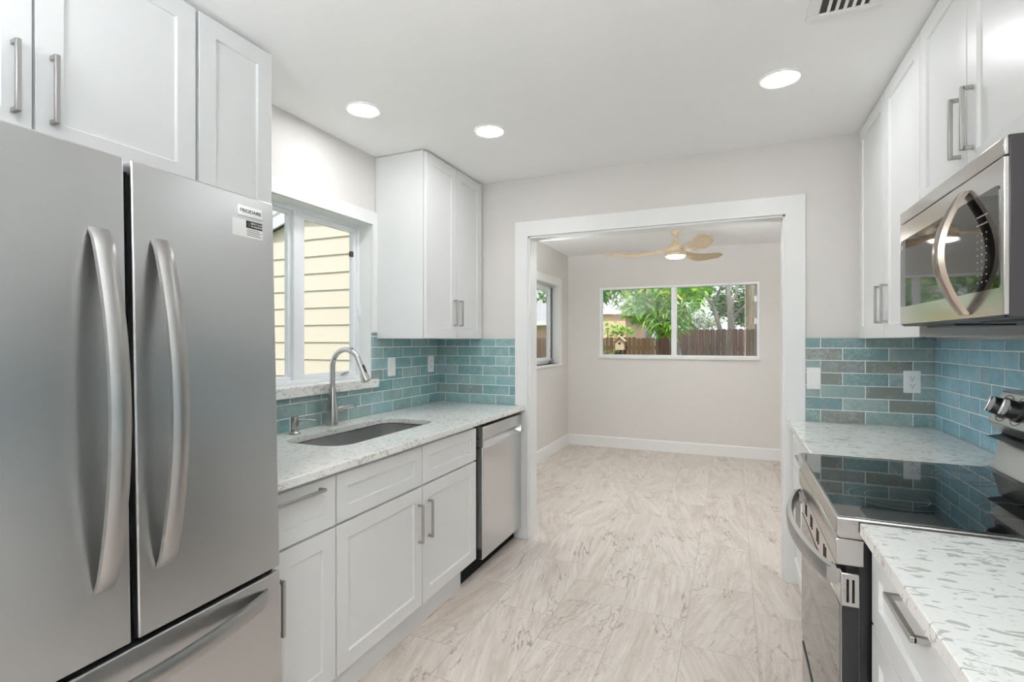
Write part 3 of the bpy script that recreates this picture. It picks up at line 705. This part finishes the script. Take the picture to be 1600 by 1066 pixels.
for x in (.262, .274): MB().box(x, x+.0055, RY0+.0010, RY0+.0025, .714, .772).build('side_vent', M['shadow_gap'], od, .0004)
for c in (1.62, 1.76, 1.90, 2.04, 2.18):
    for k in (-.014, .014): MB().box(.2485, .252, c+k-.004, c+k+.004, .722, .764).build('front_vent', M['shadow_gap'], od)
mb = MB(); loops = []; n = 30
for i in range(n+1):
    t = i/n; y = RY0+.020 + (RY1-RY0-.045)*t; out = .018 + .060*(math.sin(math.pi*t)**.75)
    X = .250 - out
    loops.append([(X-.004, y, .752), (X+.012, y, .748), (X+.016, y, .775), (X+.010, y, .796), (X-.002, y, .792), (X-.007, y, .775)])
mb.loft(loops); mb.box(.222, .252, RY0+.018, RY0+.048, .755, .790); mb.box(.222, .252, RY1-.055, RY1-.026, .755, .790)
mb.build('handle', M['handle_dark'], od, smooth=50)
wd = MB().box(.250, .292, RY0+.002, RY1-.006, .045, .222).build('storage_drawer', M['range'], rg, .003)
MB().box(.244, .252, RY0+.05, RY1-.05, .205, .219).build('drawer_grip', M['dark'], wd, .002)
# backguard
mb = MB(); mb.prism([(.800,.931),(.818,.934),(.832,.955),(.848,1.020),(.862,1.036),(.953,1.036),(.953,.931)], RY0+.004, RY1, 'y'); bg = mb.build('backguard', M['range'], rg, .002)
mb = MB(); mb.prism([(.812,1.040),(.855,1.030),(.953,1.030),(.953,1.062),(.870,1.062),(.850,1.046)], RY0+.004, RY1+.003, 'y'); mb.build('vent_ledge', M['dark'], bg, .001)
mb = MB(); mb.prism([(.846,1.056),(.818,1.092),(.857,1.196),(.872,1.204),(.953,1.204),(.953,1.056)], RY0+.004, RY1, 'y'); cp = mb.build('control_panel', M['range'], rg, .002)
nrm = Vector((-(1.196-1.092), 0, (.857-.818))).normalized()
rotk = Vector((0,0,1)).rotation_difference(nrm).to_matrix().to_4x4()
for y in (2.235, 2.135, 1.66, 1.57):
    c = Vector((.8375, y, 1.144))
    kb = MB().lathe([(.036,.0),(.036,.006),(.030,.010),(.029,.034),(.026,.038),(.0,.038)], seg=28, Mx=Matrix.Translation(c) @ rotk).build('knob', M['dark'], cp, smooth=35)
    MB().obox(c + nrm*.042, (.052, .012, .012), rotk).build('knob_grip', M['bright'], kb, .002)
    mb = MB(); A = []; Bq = []
    for k in range(25):
        a = R(-60 + 300*k/24)
        for L_, r_ in ((A, .0455), (Bq, .0475)): L_.append(c + rotk @ Vector((r_*math.cos(a), r_*math.sin(a), .0006)))
    mb.loft([A, Bq], False, False, closed=False); mb.build('dial_marking', M['ink'], cp)
up = Vector((.857-.818, 0, 1.196-1.092)).normalized()
MB().obox(Vector((.8375,1.895,1.144)) + nrm*.0015, (.075, .26, .004), rotk).build('display', M['mwglass'], cp, .001)

# ------------------------------------------------------------------ microwave
MY0, MY1, MX, MZ0, MZ1 = 1.470, 2.236, .550, 1.428, 1.823
mw = thing('microwave_oven', 'stainless over-the-range microwave with curved bronze handle', 'microwave', (.76, 1.85, 1.42))
MB().box(MX+.009, XR-.002, MY0+.0015, MY1-.0015, MZ0-.006, MZ1+.004).build('body', M['side_dark'], mw, .003)
vg = MB().box(MX, MX+.010, MY0, MY1, 1.782, MZ1).build('top_grille', M['mw'], mw, .003)
md = MB().box(MX, MX+.010, MY0, MY1, MZ0, 1.779).build('door', M['mw'], mw, .002, seg=3)
gl = MB().prism(rrect(MY0+.020, MY1-.014, MZ0+.062, 1.722, .012, 5), MX-.0018, MX+.006, 'x').build('window_glass', M['mwglass'], md)
for i, z in enumerate((1.668, 1.648)):
    for k in range(6): MB().box(MX-.0022, MX-.0015, 1.545+.010*k, 1.550+.010*k, z, z+.003).build('button', M['print'], md)
for i in range(8):
    for k in range(3): MB().box(MX-.0022, MX-.0015, 1.548+.024*k, 1.551+.024*k, 1.51+.0165*i, 1.5125+.0165*i).build('button', M['print'], md)
mb = MB(); mb.box(MX-.0022, MX-.0015, 2.196, 2.208, 1.690, 1.704); mb.build('lock_mark', M['print'], md)
mb = MB(); loops = []; n = 30; za, zb = 1.437, 1.752; hy = 1.672
for i in range(n+1):
    t = i/n; z = za + (zb-za)*t; out = .002 + .056*math.sin(math.pi*t)**.85; X = MX - out
    wy = .021 + .006*math.sin(math.pi*t)
    loops.append([(X+.006, hy-wy, z), (X-.006, hy-wy*.8, z), (X-.010, hy, z), (X-.006, hy+wy*.8, z), (X+.006, hy+wy, z), (X+.010, hy, z)])
mb.loft(loops); mb.build('handle', M['mw_handle'], md, smooth=50)
for ya in (1.52, 1.93): MB().box(MX+.06, MX+.20, ya, ya+.24, MZ0-.012, MZ0-.005).build('grease_filter', M['dark'], mw)
MB().box(MX+.25, MX+.32, 1.78, 1.90, MZ0-.010, MZ0-.005).build('task_lamp_lens', M['vinyl'], mw)
MB().box(MX+.004, MX+.05, MY0+.01, MY1-.01, MZ0-.004, MZ0+.002).build('bottom_lip', M['dark'], mw)

# ------------------------------------------------------------------ outlets and switches
def plate(name, label, cat, plane, pos, z0, z1, a0, a1, kind):
    """plane 'x': plate faces +X at x=pos, spans y a0..a1.  plane 'y': faces -Y at y=pos, spans x a0..a1"""
    c = (pos, (a0+a1)/2, (z0+z1)/2) if plane == 'x' else ((a0+a1)/2, pos, (z0+z1)/2)
    t = thing(name, label, cat, c)
    def bx(mb, u0, u1, w0, w1, d0, d1):
        if plane == 'x': mb.box(pos+d0, pos+d1, u0, u1, w0, w1)
        else: mb.box(u0, u1, pos-d1, pos-d0, w0, w1)
    mb = MB(); bx(mb, a0, a1, z0, z1, -.0005, .006); mb.build('cover_plate', M['plate'], t, .002)
    m = (a0+a1)/2; zm = (z0+z1)/2; k = (a1-a0)/.07
    mb = MB(); bx(mb, m-.0165*k, m+.0165*k, zm-.033, zm+.033, .005, .0085); ins = mb.build('rocker' if kind == 'switch' else 'receptacle', M['plate'], t, .0015)
    for s in (-1, 1):
        mb = MB(); bx(mb, m-.003, m+.003, zm+s*.048-.003, zm+s*.048+.003, .0058, .0068); mb.build('screw', M['plate'], t)
    if kind == 'outlet':
        mb = MB()
        for s in (-1, 1):
            zc = zm + s*.019
            bx(mb, m-.0075*k, m-.0055*k, zc-.002, zc+.008, .008, .0088); bx(mb, m+.0055*k, m+.0075*k, zc-.002, zc+.008, .008, .0088); bx(mb, m-.0025, m+.0025, zc-.011, zc-.006, .008, .0088)
        mb.build('slot', M['ink'], t)
    elif kind == 'switch':
        mb = MB(); bx(mb, m-.013*k, m+.013*k, zm-.001, zm+.001, .0084, .0092); mb.build('rocker_seam', M['plate'], t)
    return t
plate('light_switch', 'white rocker switch plate on the tile nearest the sink window', 'switch', 'x', -2.005, 1.146, 1.266, 2.662, 2.742, 'switch')
plate('wall_outlet', 'white outlet plate on the left tile wall close to the corner', 'outlet', 'x', -2.005, 1.146, 1.266, 3.127, 3.205, 'outlet')
plate('light_switch', 'white rocker switch plate beside the right casing of the opening', 'switch', 'y', 3.285, 1.102, 1.222, .379, .448, 'switch')
plate('wall_outlet', 'white double outlet on the grey-green tile near the range corner', 'outlet', 'y', 3.285, 1.098, 1.214, .822, .896, 'outlet')

# ------------------------------------------------------------------ ceiling things
def downlight(x, y, label):
    t = thing('recessed_light', label, 'ceiling light', (x, y, ZC), group='recessed ceiling lights')
    MB().lathe([(.085,ZC),(.085,ZC-.004),(.078,ZC-.008),(.070,ZC-.006),(.070,ZC)], (x, y, 0), 40).build('trim_ring', M['plate'], t, smooth=35)
    MB().lathe([(.0695,ZC-.001),(.0695,ZC-.006),(.0,ZC-.0065)], (x, y, 0), 40).build('lens', M['lamp'], t)
downlight(-1.655, 2.010, 'lit round recessed ceiling light nearest the sink window')
downlight(-1.200, 2.482, 'lit round recessed ceiling light nearest the cased opening')
downlight(.187, 2.480, 'lit round recessed ceiling light near the microwave cabinets')
for i, (x, y) in enumerate(((-.80, .30), (-1.2, -1.2), (.1, -1.2), (-1.2, -2.7), (.1, -2.7))):  # out-of-view downlights added as fill for the kitchen
    downlight(x, y, 'added unseen fill downlight ' + ('directly above and behind the viewer', 'left in the room behind the viewer', 'right in the room behind the viewer', 'left beside the rear window', 'right beside the rear window')[i])
av = thing('air_vent', 'white slotted air register on the ceiling above the range', 'vent', (.34, 1.9, ZC))
mb = MB(); x0, x1, y0, y1 = .232, .455, 1.72, 2.062
mb.box(x0, x1, y1-.024, y1, ZC-.010, ZC); mb.box(x0, x1, y0, y0+.024, ZC-.010, ZC); mb.box(x0, x0+.040, y0+.024, y1-.024, ZC-.010, ZC); mb.box(x1-.040, x1, y0+.024, y1-.024, ZC-.010, ZC)
mb.build('frame', M['plate'], av, .003)
MB().box(x0+.035, x1-.035, y0+.02, y1-.02, ZC-.004, ZC-.001).build('duct_opening', plain('dark_duct', (70, 66, 60), .8), av)  # dark grey-brown sheet behind the slats
for k in range(6):
    xs = x0+.044 + .0245*k
    if k: MB().obox((xs-.002, (y0+y1)/2, ZC-.007), (.010, y1-y0-.05, .004), Euler((0, R(20), 0))).build('slat', M['plate'], av)
tag(MB().lathe([(.012,ZC),(.012,ZC-.004),(.004,ZC-.006),(.003,ZC-.02),(.006,ZC-.026),(.0,ZC-.028)], (-1.63, 6.13, 0), 16).build('ceiling_hook', M['plate'], None, smooth=40), 'tiny white hook on the ceiling of the far room', 'hook')

def fill_uplighter(x, y, label, power):  # unseen uplighters, added only to brighten the rooms
    t = thing('added_fill_lamp', label, 'added fill lamp', (x, y, 0), group=None)
    MB().lathe([(.0,.0),(.14,.0),(.14,.012),(.03,.024),(.013,.03)], (x, y, 0)).build('base', M['nickel'], t, smooth=40)
    MB().lathe([(.012,.025),(.012,1.72)], (x, y, 0), 16).build('pole', M['nickel'], t, smooth=40)
    MB().lathe([(.02,1.70),(.06,1.715),(.14,1.76),(.185,1.82),(.182,1.822),(.136,1.766),(.0,1.74)], (x, y, 0)).build('lamp_shade', M['plate'], t, smooth=40)
    MB().lathe([(.15,1.795),(.15,1.80),(.0,1.802)], (x, y, 0)).build('diffuser', mat_emit('added_fill_glow', (.90, .955, 1, 1), power), t)
fill_uplighter(-1.62, -1.8, 'added unseen fill uplighter by the left wall behind the viewer', 520.)
fill_uplighter(-.55, -1.25, 'added unseen fill uplighter standing close behind the viewer', 640.)
fill_uplighter(1.02, 3.80, 'added unseen fill uplighter on the right just inside the far room', 195.)
fill_uplighter(-1.78, 3.72, 'added unseen fill uplighter on the left just inside the far room', 145.)

FXX, FYY = -.530, 5.40
cf = thing('ceiling_fan', 'pale wood three-blade ceiling fan with a lit lamp in the far room', 'ceiling fan', (FXX, FYY, ZC))
MB().lathe([(.066,ZC),(.066,ZC-.008),(.055,ZC-.022),(.030,ZC-.055),(.016,ZC-.070),(.0,ZC-.070)], (FXX, FYY, 0)).build('canopy', M['fan'], cf, smooth=40)
MB().lathe([(.014,ZC-.06),(.014,ZC-.135)], (FXX, FYY, 0), 16).build('downrod', M['fan'], cf, smooth=40)
MB().lathe([(.016,ZC-.105),(.030,ZC-.135),(.055,ZC-.165),(.085,ZC-.185),(.104,ZC-.205),(.106,ZC-.230),(.098,ZC-.245),(.0,ZC-.245)], (FXX, FYY, 0)).build('motor_housing', M['fan'], cf, smooth=40)
MB().lathe([(.094,ZC-.243),(.101,ZC-.250),(.101,ZC-.274),(.090,ZC-.275),(.0,ZC-.268)], (FXX, FYY, 0)).build('lamp_ring', M['fan'], cf, smooth=40)
MB().lathe([(.088,ZC-.270),(.089,ZC-.280),(.080,ZC-.290),(.045,ZC-.297),(.0,ZC-.299)], (FXX, FYY, 0)).build('lamp_shade', M['fanlamp'], cf, smooth=50)
def blade(deg, first=None):
    if first:
        o = first.copy(); COL.objects.link(o)
    else:
        mb = MB(); loops = []; n = 22
        for i in range(n+1):
            t = i/n; r = .075 + .655*t
            wdt = (.050 + .125*math.sin(math.pi*min(1, t*.62+.0))**2)*(1 if t < .72 else max(.10, math.sqrt(max(0, 1-((t-.72)/.285)**2))))
            pit = -R(32 - 14*t); cyc = .028*math.sin(math.pi*t) - .030*t*t
            z = -.010 - .048*math.sin(math.pi*min(1., t*1.15))*.6 + .0*t
            th = .011*(1-.5*t); pr = []
            for k in range(7):
                s_ = -1 + 2*k/6; pr.append((s_*wdt/2, th/2*(1-s_*s_*.85) + .012*(1-s_*s_)))
            for k in range(7):
                s_ = 1 - 2*k/6; pr.append((s_*wdt/2, -th/2*(1-s_*s_*.85) + .012*(1-s_*s_)))
            loops.append([(r, cyc + a*math.cos(pit) - b*math.sin(pit), z + a*math.sin(pit) + b*math.cos(pit)) for a, b in pr])
        mb.loft(loops); o = mb.build('blade', M['fan'], None, smooth=50)
    o.parent = cf; o.location = (0, 0, -.205); o.rotation_euler = (0, 0, R(deg)); return o
b0 = blade(180); blade(300, b0); blade(58, b0)

# ------------------------------------------------------------------ outdoors
ZG = -.15
gr = MB(); gr.box(-40, 40, YF+.14, 60, ZG-.1, ZG); gr.box(-40, XL-.18, -12, YF+.14, ZG-.1, ZG); gr.box(XFR+.15, 40, -12, YF+.14, ZG-.1, ZG); gr.box(XL-.18, XFR+.15, -12, YR-.15, ZG-.1, ZG)
tag(gr.build('lawn', M['grass'], None), 'green lawn around the house', 'lawn', None, 'structure')

# cream clapboard neighbour wall seen through the sink window
sh = thing('garden_building', 'cream clapboard building outside the sink window', 'building', (-4.0, 4.2, ZG))
YS = 3.62; p = .158; z = -.06; PX, PZ = -3.72, 2.545; SLl, SLr = .32, .06; XA, XB = -6.4, -2.45
def roof_z(x): return PZ + (SLl*(x-PX) if x < PX else -SLr*(x-PX))
mb = MB()
while z + .03 < PZ - .03:
    zt = min(z+p, PZ-.02); xl = max(XA, PX - (PZ-.02-zt)/SLl); xr = min(XB, PX + (PZ-.02-zt)/SLr)
    if xr - xl > .05: mb.prism([(YS+.06, z), (YS-.011, z), (YS-.009, z+.003), (YS, zt), (YS+.06, zt)], xl, xr, 'x')
    z += p
mb.build('clapboard_wall', M['siding'], sh)
MB().prism([(XA, ZG), (XB, ZG), (XB, roof_z(XB)-.01), (PX, PZ-.01), (XA, roof_z(XA)-.01)], YS+.02, 5.0, 'y').build('wall', M['siding'], sh)
def rake(y0, y1, d0, d1, name, mat):
    MB().prism([(XA-.15, roof_z(XA-.15)+d0), (PX, PZ+d0), (XB+.05, roof_z(XB+.05)+d0), (XB+.05, roof_z(XB+.05)+d1), (PX, PZ+d1), (XA-.15, roof_z(XA-.15)+d1)], y0, y1, 'y').build(name, mat, sh)
rake(YS-.05, YS-.028, -.02, .085, 'fascia', M['fascia'])
rake(YS-.05, 5.1, .085, .115, 'roof', M['roof'])

def fence(name, label, x0, x1, y, top, pitch, gap, mat, jit, cap):
    t = thing(name, label, 'fence', ((x0+x1)/2, y, ZG), group=None)
    k = 0; x = x0
    while x < x1 - pitch*.5:
        w = pitch - gap; h = top + random.uniform(-jit, jit); d = random.uniform(-.006, .006)
        if cap and random.random() < .12: h += cap
        mb = MB(); c = w*.24
        mb.prism([(x,ZG),(x+w,ZG),(x+w,h-c),(x+w-c,h),(x+c,h),(x,h-c)], y+d, y+d+.018, 'y')
        mb.build('picket', mat[random.choice((0, 0, 1, 2, 3))] if isinstance(mat, list) else mat, t); x += pitch; k += 1
    for z in (.25, 1.15): MB().box(x0-.02, x1+.02, y+.026, y+.065, z, z+.09).build('rail', mat[0] if isinstance(mat, list) else mat, t)
    return t
fence('picket_fence', 'dark brown dog-eared picket fence behind the right pane of the far window', -1.72, 3.2, 13.0, 1.655, .122, .002, M['picket'], .012, 0)
fence('picket_fence', 'lower tan weathered picket fence behind the left pane of the far window', -5.6, -1.70, 13.5, 1.46, .118, .010, M['picket2'], .02, .16)
t = thing('side_fence', 'brown board fence seen through the far room side window', 'fence', (-5.0, 10.5, ZG)); y = 7.0
for k in range(55):
    MB().prism([(y+.118*k,ZG),(y+.118*k+.108,ZG),(y+.118*k+.108,1.40),(y+.118*k+.082,1.43),(y+.118*k+.026,1.43),(y+.118*k,1.40)], -5.62, -5.60, 'x').build('picket', M['picket2'], t)

bh = thing('birdhouse', 'small pale wooden birdhouse with round hole on the garden fence', 'birdhouse', (-2.68, 13.3, 1.22))
MB().prism([(-2.80,1.14),(-2.57,1.14),(-2.57,1.36),(-2.685,1.46),(-2.80,1.36)], 13.25, 13.47, 'y').build('box', M['birdhouse'], bh)
mb = MB(); mb.prism([(-2.83,1.35),(-2.685,1.475),(-2.54,1.35),(-2.54,1.37),(-2.685,1.495),(-2.83,1.37)], 13.20, 13.48, 'y'); mb.build('roof', M['birdhouse'], bh)
MB().lathe([(.032,0),(.032,.008)], seg=16, Mx=Matrix.Translation((-2.685,13.251,1.31)) @ Matrix.Rotation(R(90),4,'X')).build('entrance_hole', M['ink'], bh)

def leaves(mb, clusters, n, ln, wd, droop, rnd):
    for i in range(n):
        (cx, cy, cz), (rx, ry, rz) = clusters[i % len(clusters)]
        while True:
            a, b, c = rnd.uniform(-1,1), rnd.uniform(-1,1), rnd.uniform(-1,1)
            if a*a+b*b+c*c < 1: break
        p = Vector((cx+a*rx, cy+b*ry, cz+c*rz)); th = rnd.uniform(0, 2*math.pi); dz = rnd.uniform(-droop, .25)
        d = Vector((math.cos(th), math.sin(th), dz)).normalized(); L = ln*rnd.uniform(.6, 1.25); Wd = wd*rnd.uniform(.7, 1.2)
        s = d.cross(Vector((rnd.uniform(-.5,.5), rnd.uniform(-.5,.5), 1))).normalized()*Wd/2; nn = s.cross(d).normalized()
        v = [mb.bm.verts.new(q) for q in (p, p+d*L*.4+s+nn*L*.05, p+d*L+Vector((0,0,-.12*L)), p+d*L*.4-s+nn*L*.05, p+d*L*.45-nn*L*.01)]
        mb.face([v[0], v[1], v[4]]); mb.face([v[1], v[2], v[4]]); mb.face([v[2], v[3], v[4]]); mb.face([v[3], v[0], v[4]])
    return mb
rnd = random.Random(3)
ta = thing('leafy_tree', 'bright green long-leaved tree hanging over the tan fence', 'tree', (-1.55, 10.9, ZG))
leaves(MB(), [((-1.75,10.3,2.45),(.85,.7,.42)), ((-1.25,10.3,2.25),(.55,.6,.55)), ((-1.15,10.1,1.78),(.45,.4,.33)), ((-2.45,10.4,2.55),(.6,.6,.35)), ((-2.75,10.2,2.25),(.35,.4,.45)), ((-.85,10.0,2.3),(.45,.4,.5)), ((-1.62,10.2,2.0),(.4,.4,.3)), ((-1.6,10.8,3.0),(1.6,1.2,.5)), ((-1.5,10.6,2.5),(1.2,.6,.35)), ((-2.2,10.6,2.75),(.7,.6,.35))], 4200, .20, .060, 1.1, rnd).build('foliage', M['leaf_a'], ta)
mb = MB(); mb.tube([(-1.0,11.6,ZG), (-1.05,11.5,.9), (-1.25,11.2,1.8), (-1.5,10.8,2.5), (-1.8,10.5,3.0)], [.11,.10,.08,.06,.04], 10); mb.tube([(-1.3,11.1,1.9), (-1.1,10.6,2.3), (-1.0,10.3,2.6)], [.05,.04,.02], 8); mb.tube([(-1.5,10.8,2.5), (-2.1,10.6,2.5), (-2.45,10.4,2.2), (-2.4,10.4,2.7)], [.04,.03,.02,.012], 8); mb.build('trunk', M['bark'], ta, smooth=60)
tb = thing('forked_tree', 'tall grey forked tree with round leaves behind the dark fence', 'tree', (-.05, 16.2, ZG))
leaves(MB(), [((.05,17.2,3.0),(.85,.8,.75)), ((.5,17.4,2.5),(.45,.6,.7)), ((.2,17.6,2.3),(.4,.5,.5)), ((-.35,17.0,2.45),(.32,.5,.38)), ((.4,17.1,3.4),(1.2,.8,.4)), ((-1.0,17.0,3.3),(.5,.6,.3)), ((-.95,17.0,3.0),(.4,.5,.3))], 4600, .15, .095, .6, rnd).build('foliage', M['leaf_b'], tb)
mb = MB(); mb.tube([(.02,16.2,ZG), (-.02,16.2,1.2), (-.06,16.2,2.3), (-.14,16.2,2.9), (-.05,16.2,3.8)], [.12,.105,.088,.07,.05], 12); mb.tube([(-.07,16.2,2.3), (.1,16.2,2.75), (.12,16.2,3.4)], [.06,.045,.035], 10)
mb.tube([(.0,16.2,2.05), (.25,16.1,2.3), (.5,16.0,2.5)], [.05,.045,.03], 8); mb.build('trunk', M['bark'], tb, smooth=60)
tc = thing('leaning_tree', 'slim grey tree trunk leaning left behind the dark fence', 'tree', (-.2, 15, ZG))
mb = MB(); mb.tube([(-.12,15,ZG), (-.2,15,1.2), (-.40,15,2.0), (-.50,15,2.35), (-.72,15,2.65), (-1.05,15,2.85), (-1.4,15,3.1)], [.075,.068,.06,.055,.045,.04,.03], 10); mb.tube([(-.49,15,2.32), (-.40,15,2.6), (-.25,15,2.9), (-.2,15,3.4)], [.045,.035,.03,.02], 8); mb.build('trunk', M['bark'], tc, smooth=60)
leaves(MB(), [((-1.2,15.4,2.75),(.28,.3,.25)), ((-1.3,15.3,3.15),(.7,.5,.3))], 320, .15, .09, .6, rnd).build('foliage', M['leaf_b'], tc)
tp = thing('palm_tree', 'thick straight tan palm trunk at the right edge of the far window', 'tree', (.44, 14.0, ZG))
MB().tube([(.44,14,ZG), (.44,14,1.5), (.43,14,3.0), (.42,14,4.6)], [.16,.135,.13,.12], 18).build('trunk', M['bark2'], tp, smooth=60)
mb = MB()
for k in range(11):
    a = 2*math.pi*k/11; c = [Vector((.42+math.cos(a)*s*1.3, 14+math.sin(a)*s*1.3, 4.6 + .7*s - 1.1*s*s)) for s in (0, .3, .6, .9, 1.2)]
    sd_ = Vector((-math.sin(a), math.cos(a), 0)); loops = [[p + sd_*w + Vector((0,0,-.03)), p, p - sd_*w + Vector((0,0,-.03))] for p, w in zip(c, (.03,.16,.2,.14,.01))]
    mb.loft(loops, False, False, closed=False)
mb.build('frond', M['leaf_b'], tp)
def bush(name, label, cl, n, ln, wd, m):
    c = cl[0][0]; t = thing(name, label, 'shrub', (c[0], c[1], ZG))
    leaves(MB(), cl, n, ln, wd, .5, rnd).build('foliage', M[m], t)
    mb = MB()
    for (cx, cy, cz), rr_ in cl: mb.tube([(c[0]+(cx-c[0])*.3, cy, ZG), (cx, cy, cz-rr_[2]*.2)], [.02, .012], 6)
    mb.build('stem', M['bark'], t)
bush('pale_shrub', 'pale grey-green feathery shrub behind the dark fence', [((-1.29,19.6,2.47),(.56,.4,.55)), ((-1.06,19.6,2.02),(.56,.4,.38)), ((-.78,19.8,2.08),(.56,.4,.3))], 1300, .14, .04, 'leaf_c')
bush('yellow_shrub', 'yellow-green shrub in front of the pink house', [((-3.3,14.6,1.72),(.5,.4,.28)), ((-2.9,14.6,1.66),(.35,.3,.18))], 300, .16, .07, 'leaf_a')
bush('low_shrub', 'low dark green shrub below the birdhouse', [((-2.95,12.6,.85),(.55,.4,.45)), ((-2.45,12.6,.68),(.3,.3,.35))], 420, .14, .07, 'leaf_b')
hs = thing('pink_house', 'pink stucco house with white eaves beyond the tan fence', 'house', (-4.2, 18, ZG))
MB().box(-5.2, -3.25, 17.0, 21, ZG, 2.28).build('wall', M['pink'], hs)
mb = MB(); mb.prism([(-5.3,2.26),(-2.95,2.26),(-2.95,2.42),(-5.3,2.42)], 16.88, 21.4, 'y'); mb.build('eave', M['white_out'], hs)
mb = MB(); mb.loft([[(-5.3,16.88,2.42),(-2.95,16.88,2.42),(-2.95,21.4,2.42),(-5.3,21.4,2.42)], [(-4.7,18.8,3.0),(-3.6,18.8,3.0),(-3.6,19.2,3.0),(-4.7,19.2,3.0)]]); mb.build('roof', M['roof'], hs)
hw = thing('white_house', 'white house wall between the leaves and the tan fence', 'house', (-2.2, 21, ZG))
MB().box(-5.6, -3.5, 22, 25, ZG, 2.15).build('wall', M['white_out'], hw); MB().box(-5.8, -3.4, 21.8, 25.2, 2.15, 2.25).build('roof', M['roof'], hw)
hg = thing('gabled_house', 'house with a grey gable roof behind the dark fence', 'house', (-2.2, 24, ZG))
MB().box(-3.1, -1.2, 22.5, 26, ZG, 1.80).build('wall', M['white_out'], hg)
mb = MB(); mb.prism([(-3.3,1.75),(-2.15,2.75),(-1.0,1.75),(-1.0,1.85),(-2.15,2.88),(-3.3,1.85)], 22.2, 26.2, 'y'); mb.build('roof', M['roof'], hg)
MB().prism([(-3.1,1.80),(-2.15,2.66),(-1.2,1.80)], 22.5, 22.7, 'y').build('gable_wall', M['white_out'], hg)
hl = thing('tan_house', 'tan house with grey roof and white eaves seen through the side window', 'house', (-7.5, 20, ZG))
MB().box(-9.5, -5.9, 18.0, 21, ZG, 1.95).build('wall', M['tan_out'], hl); MB().box(-9.8, -5.6, 17.7, 21.4, 1.95, 2.12).build('eave', M['white_out'], hl)
mb = MB(); mb.prism([(17.7,2.12),(21.4,2.12),(19.55,2.9)], -9.8, -5.6, 'x'); mb.build('roof', M['roof'], hl)
td = thing('shade_tree', 'dark green tree above the tan house outside the side window', 'tree', (-9.0, 22, ZG))
leaves(MB(), [((-8.9,24.5,4.0),(1.8,1.5,1.2)), ((-7.5,24.5,3.6),(1.5,1.2,1.2))], 900, .3, .16, .6, rnd).build('foliage', M['leaf_b'], td)
MB().tube([(-9,24.8,ZG), (-8.8,24.6,2), (-8.5,24.5,4)], [.22,.2,.12], 10).build('trunk', M['bark'], td, smooth=60)
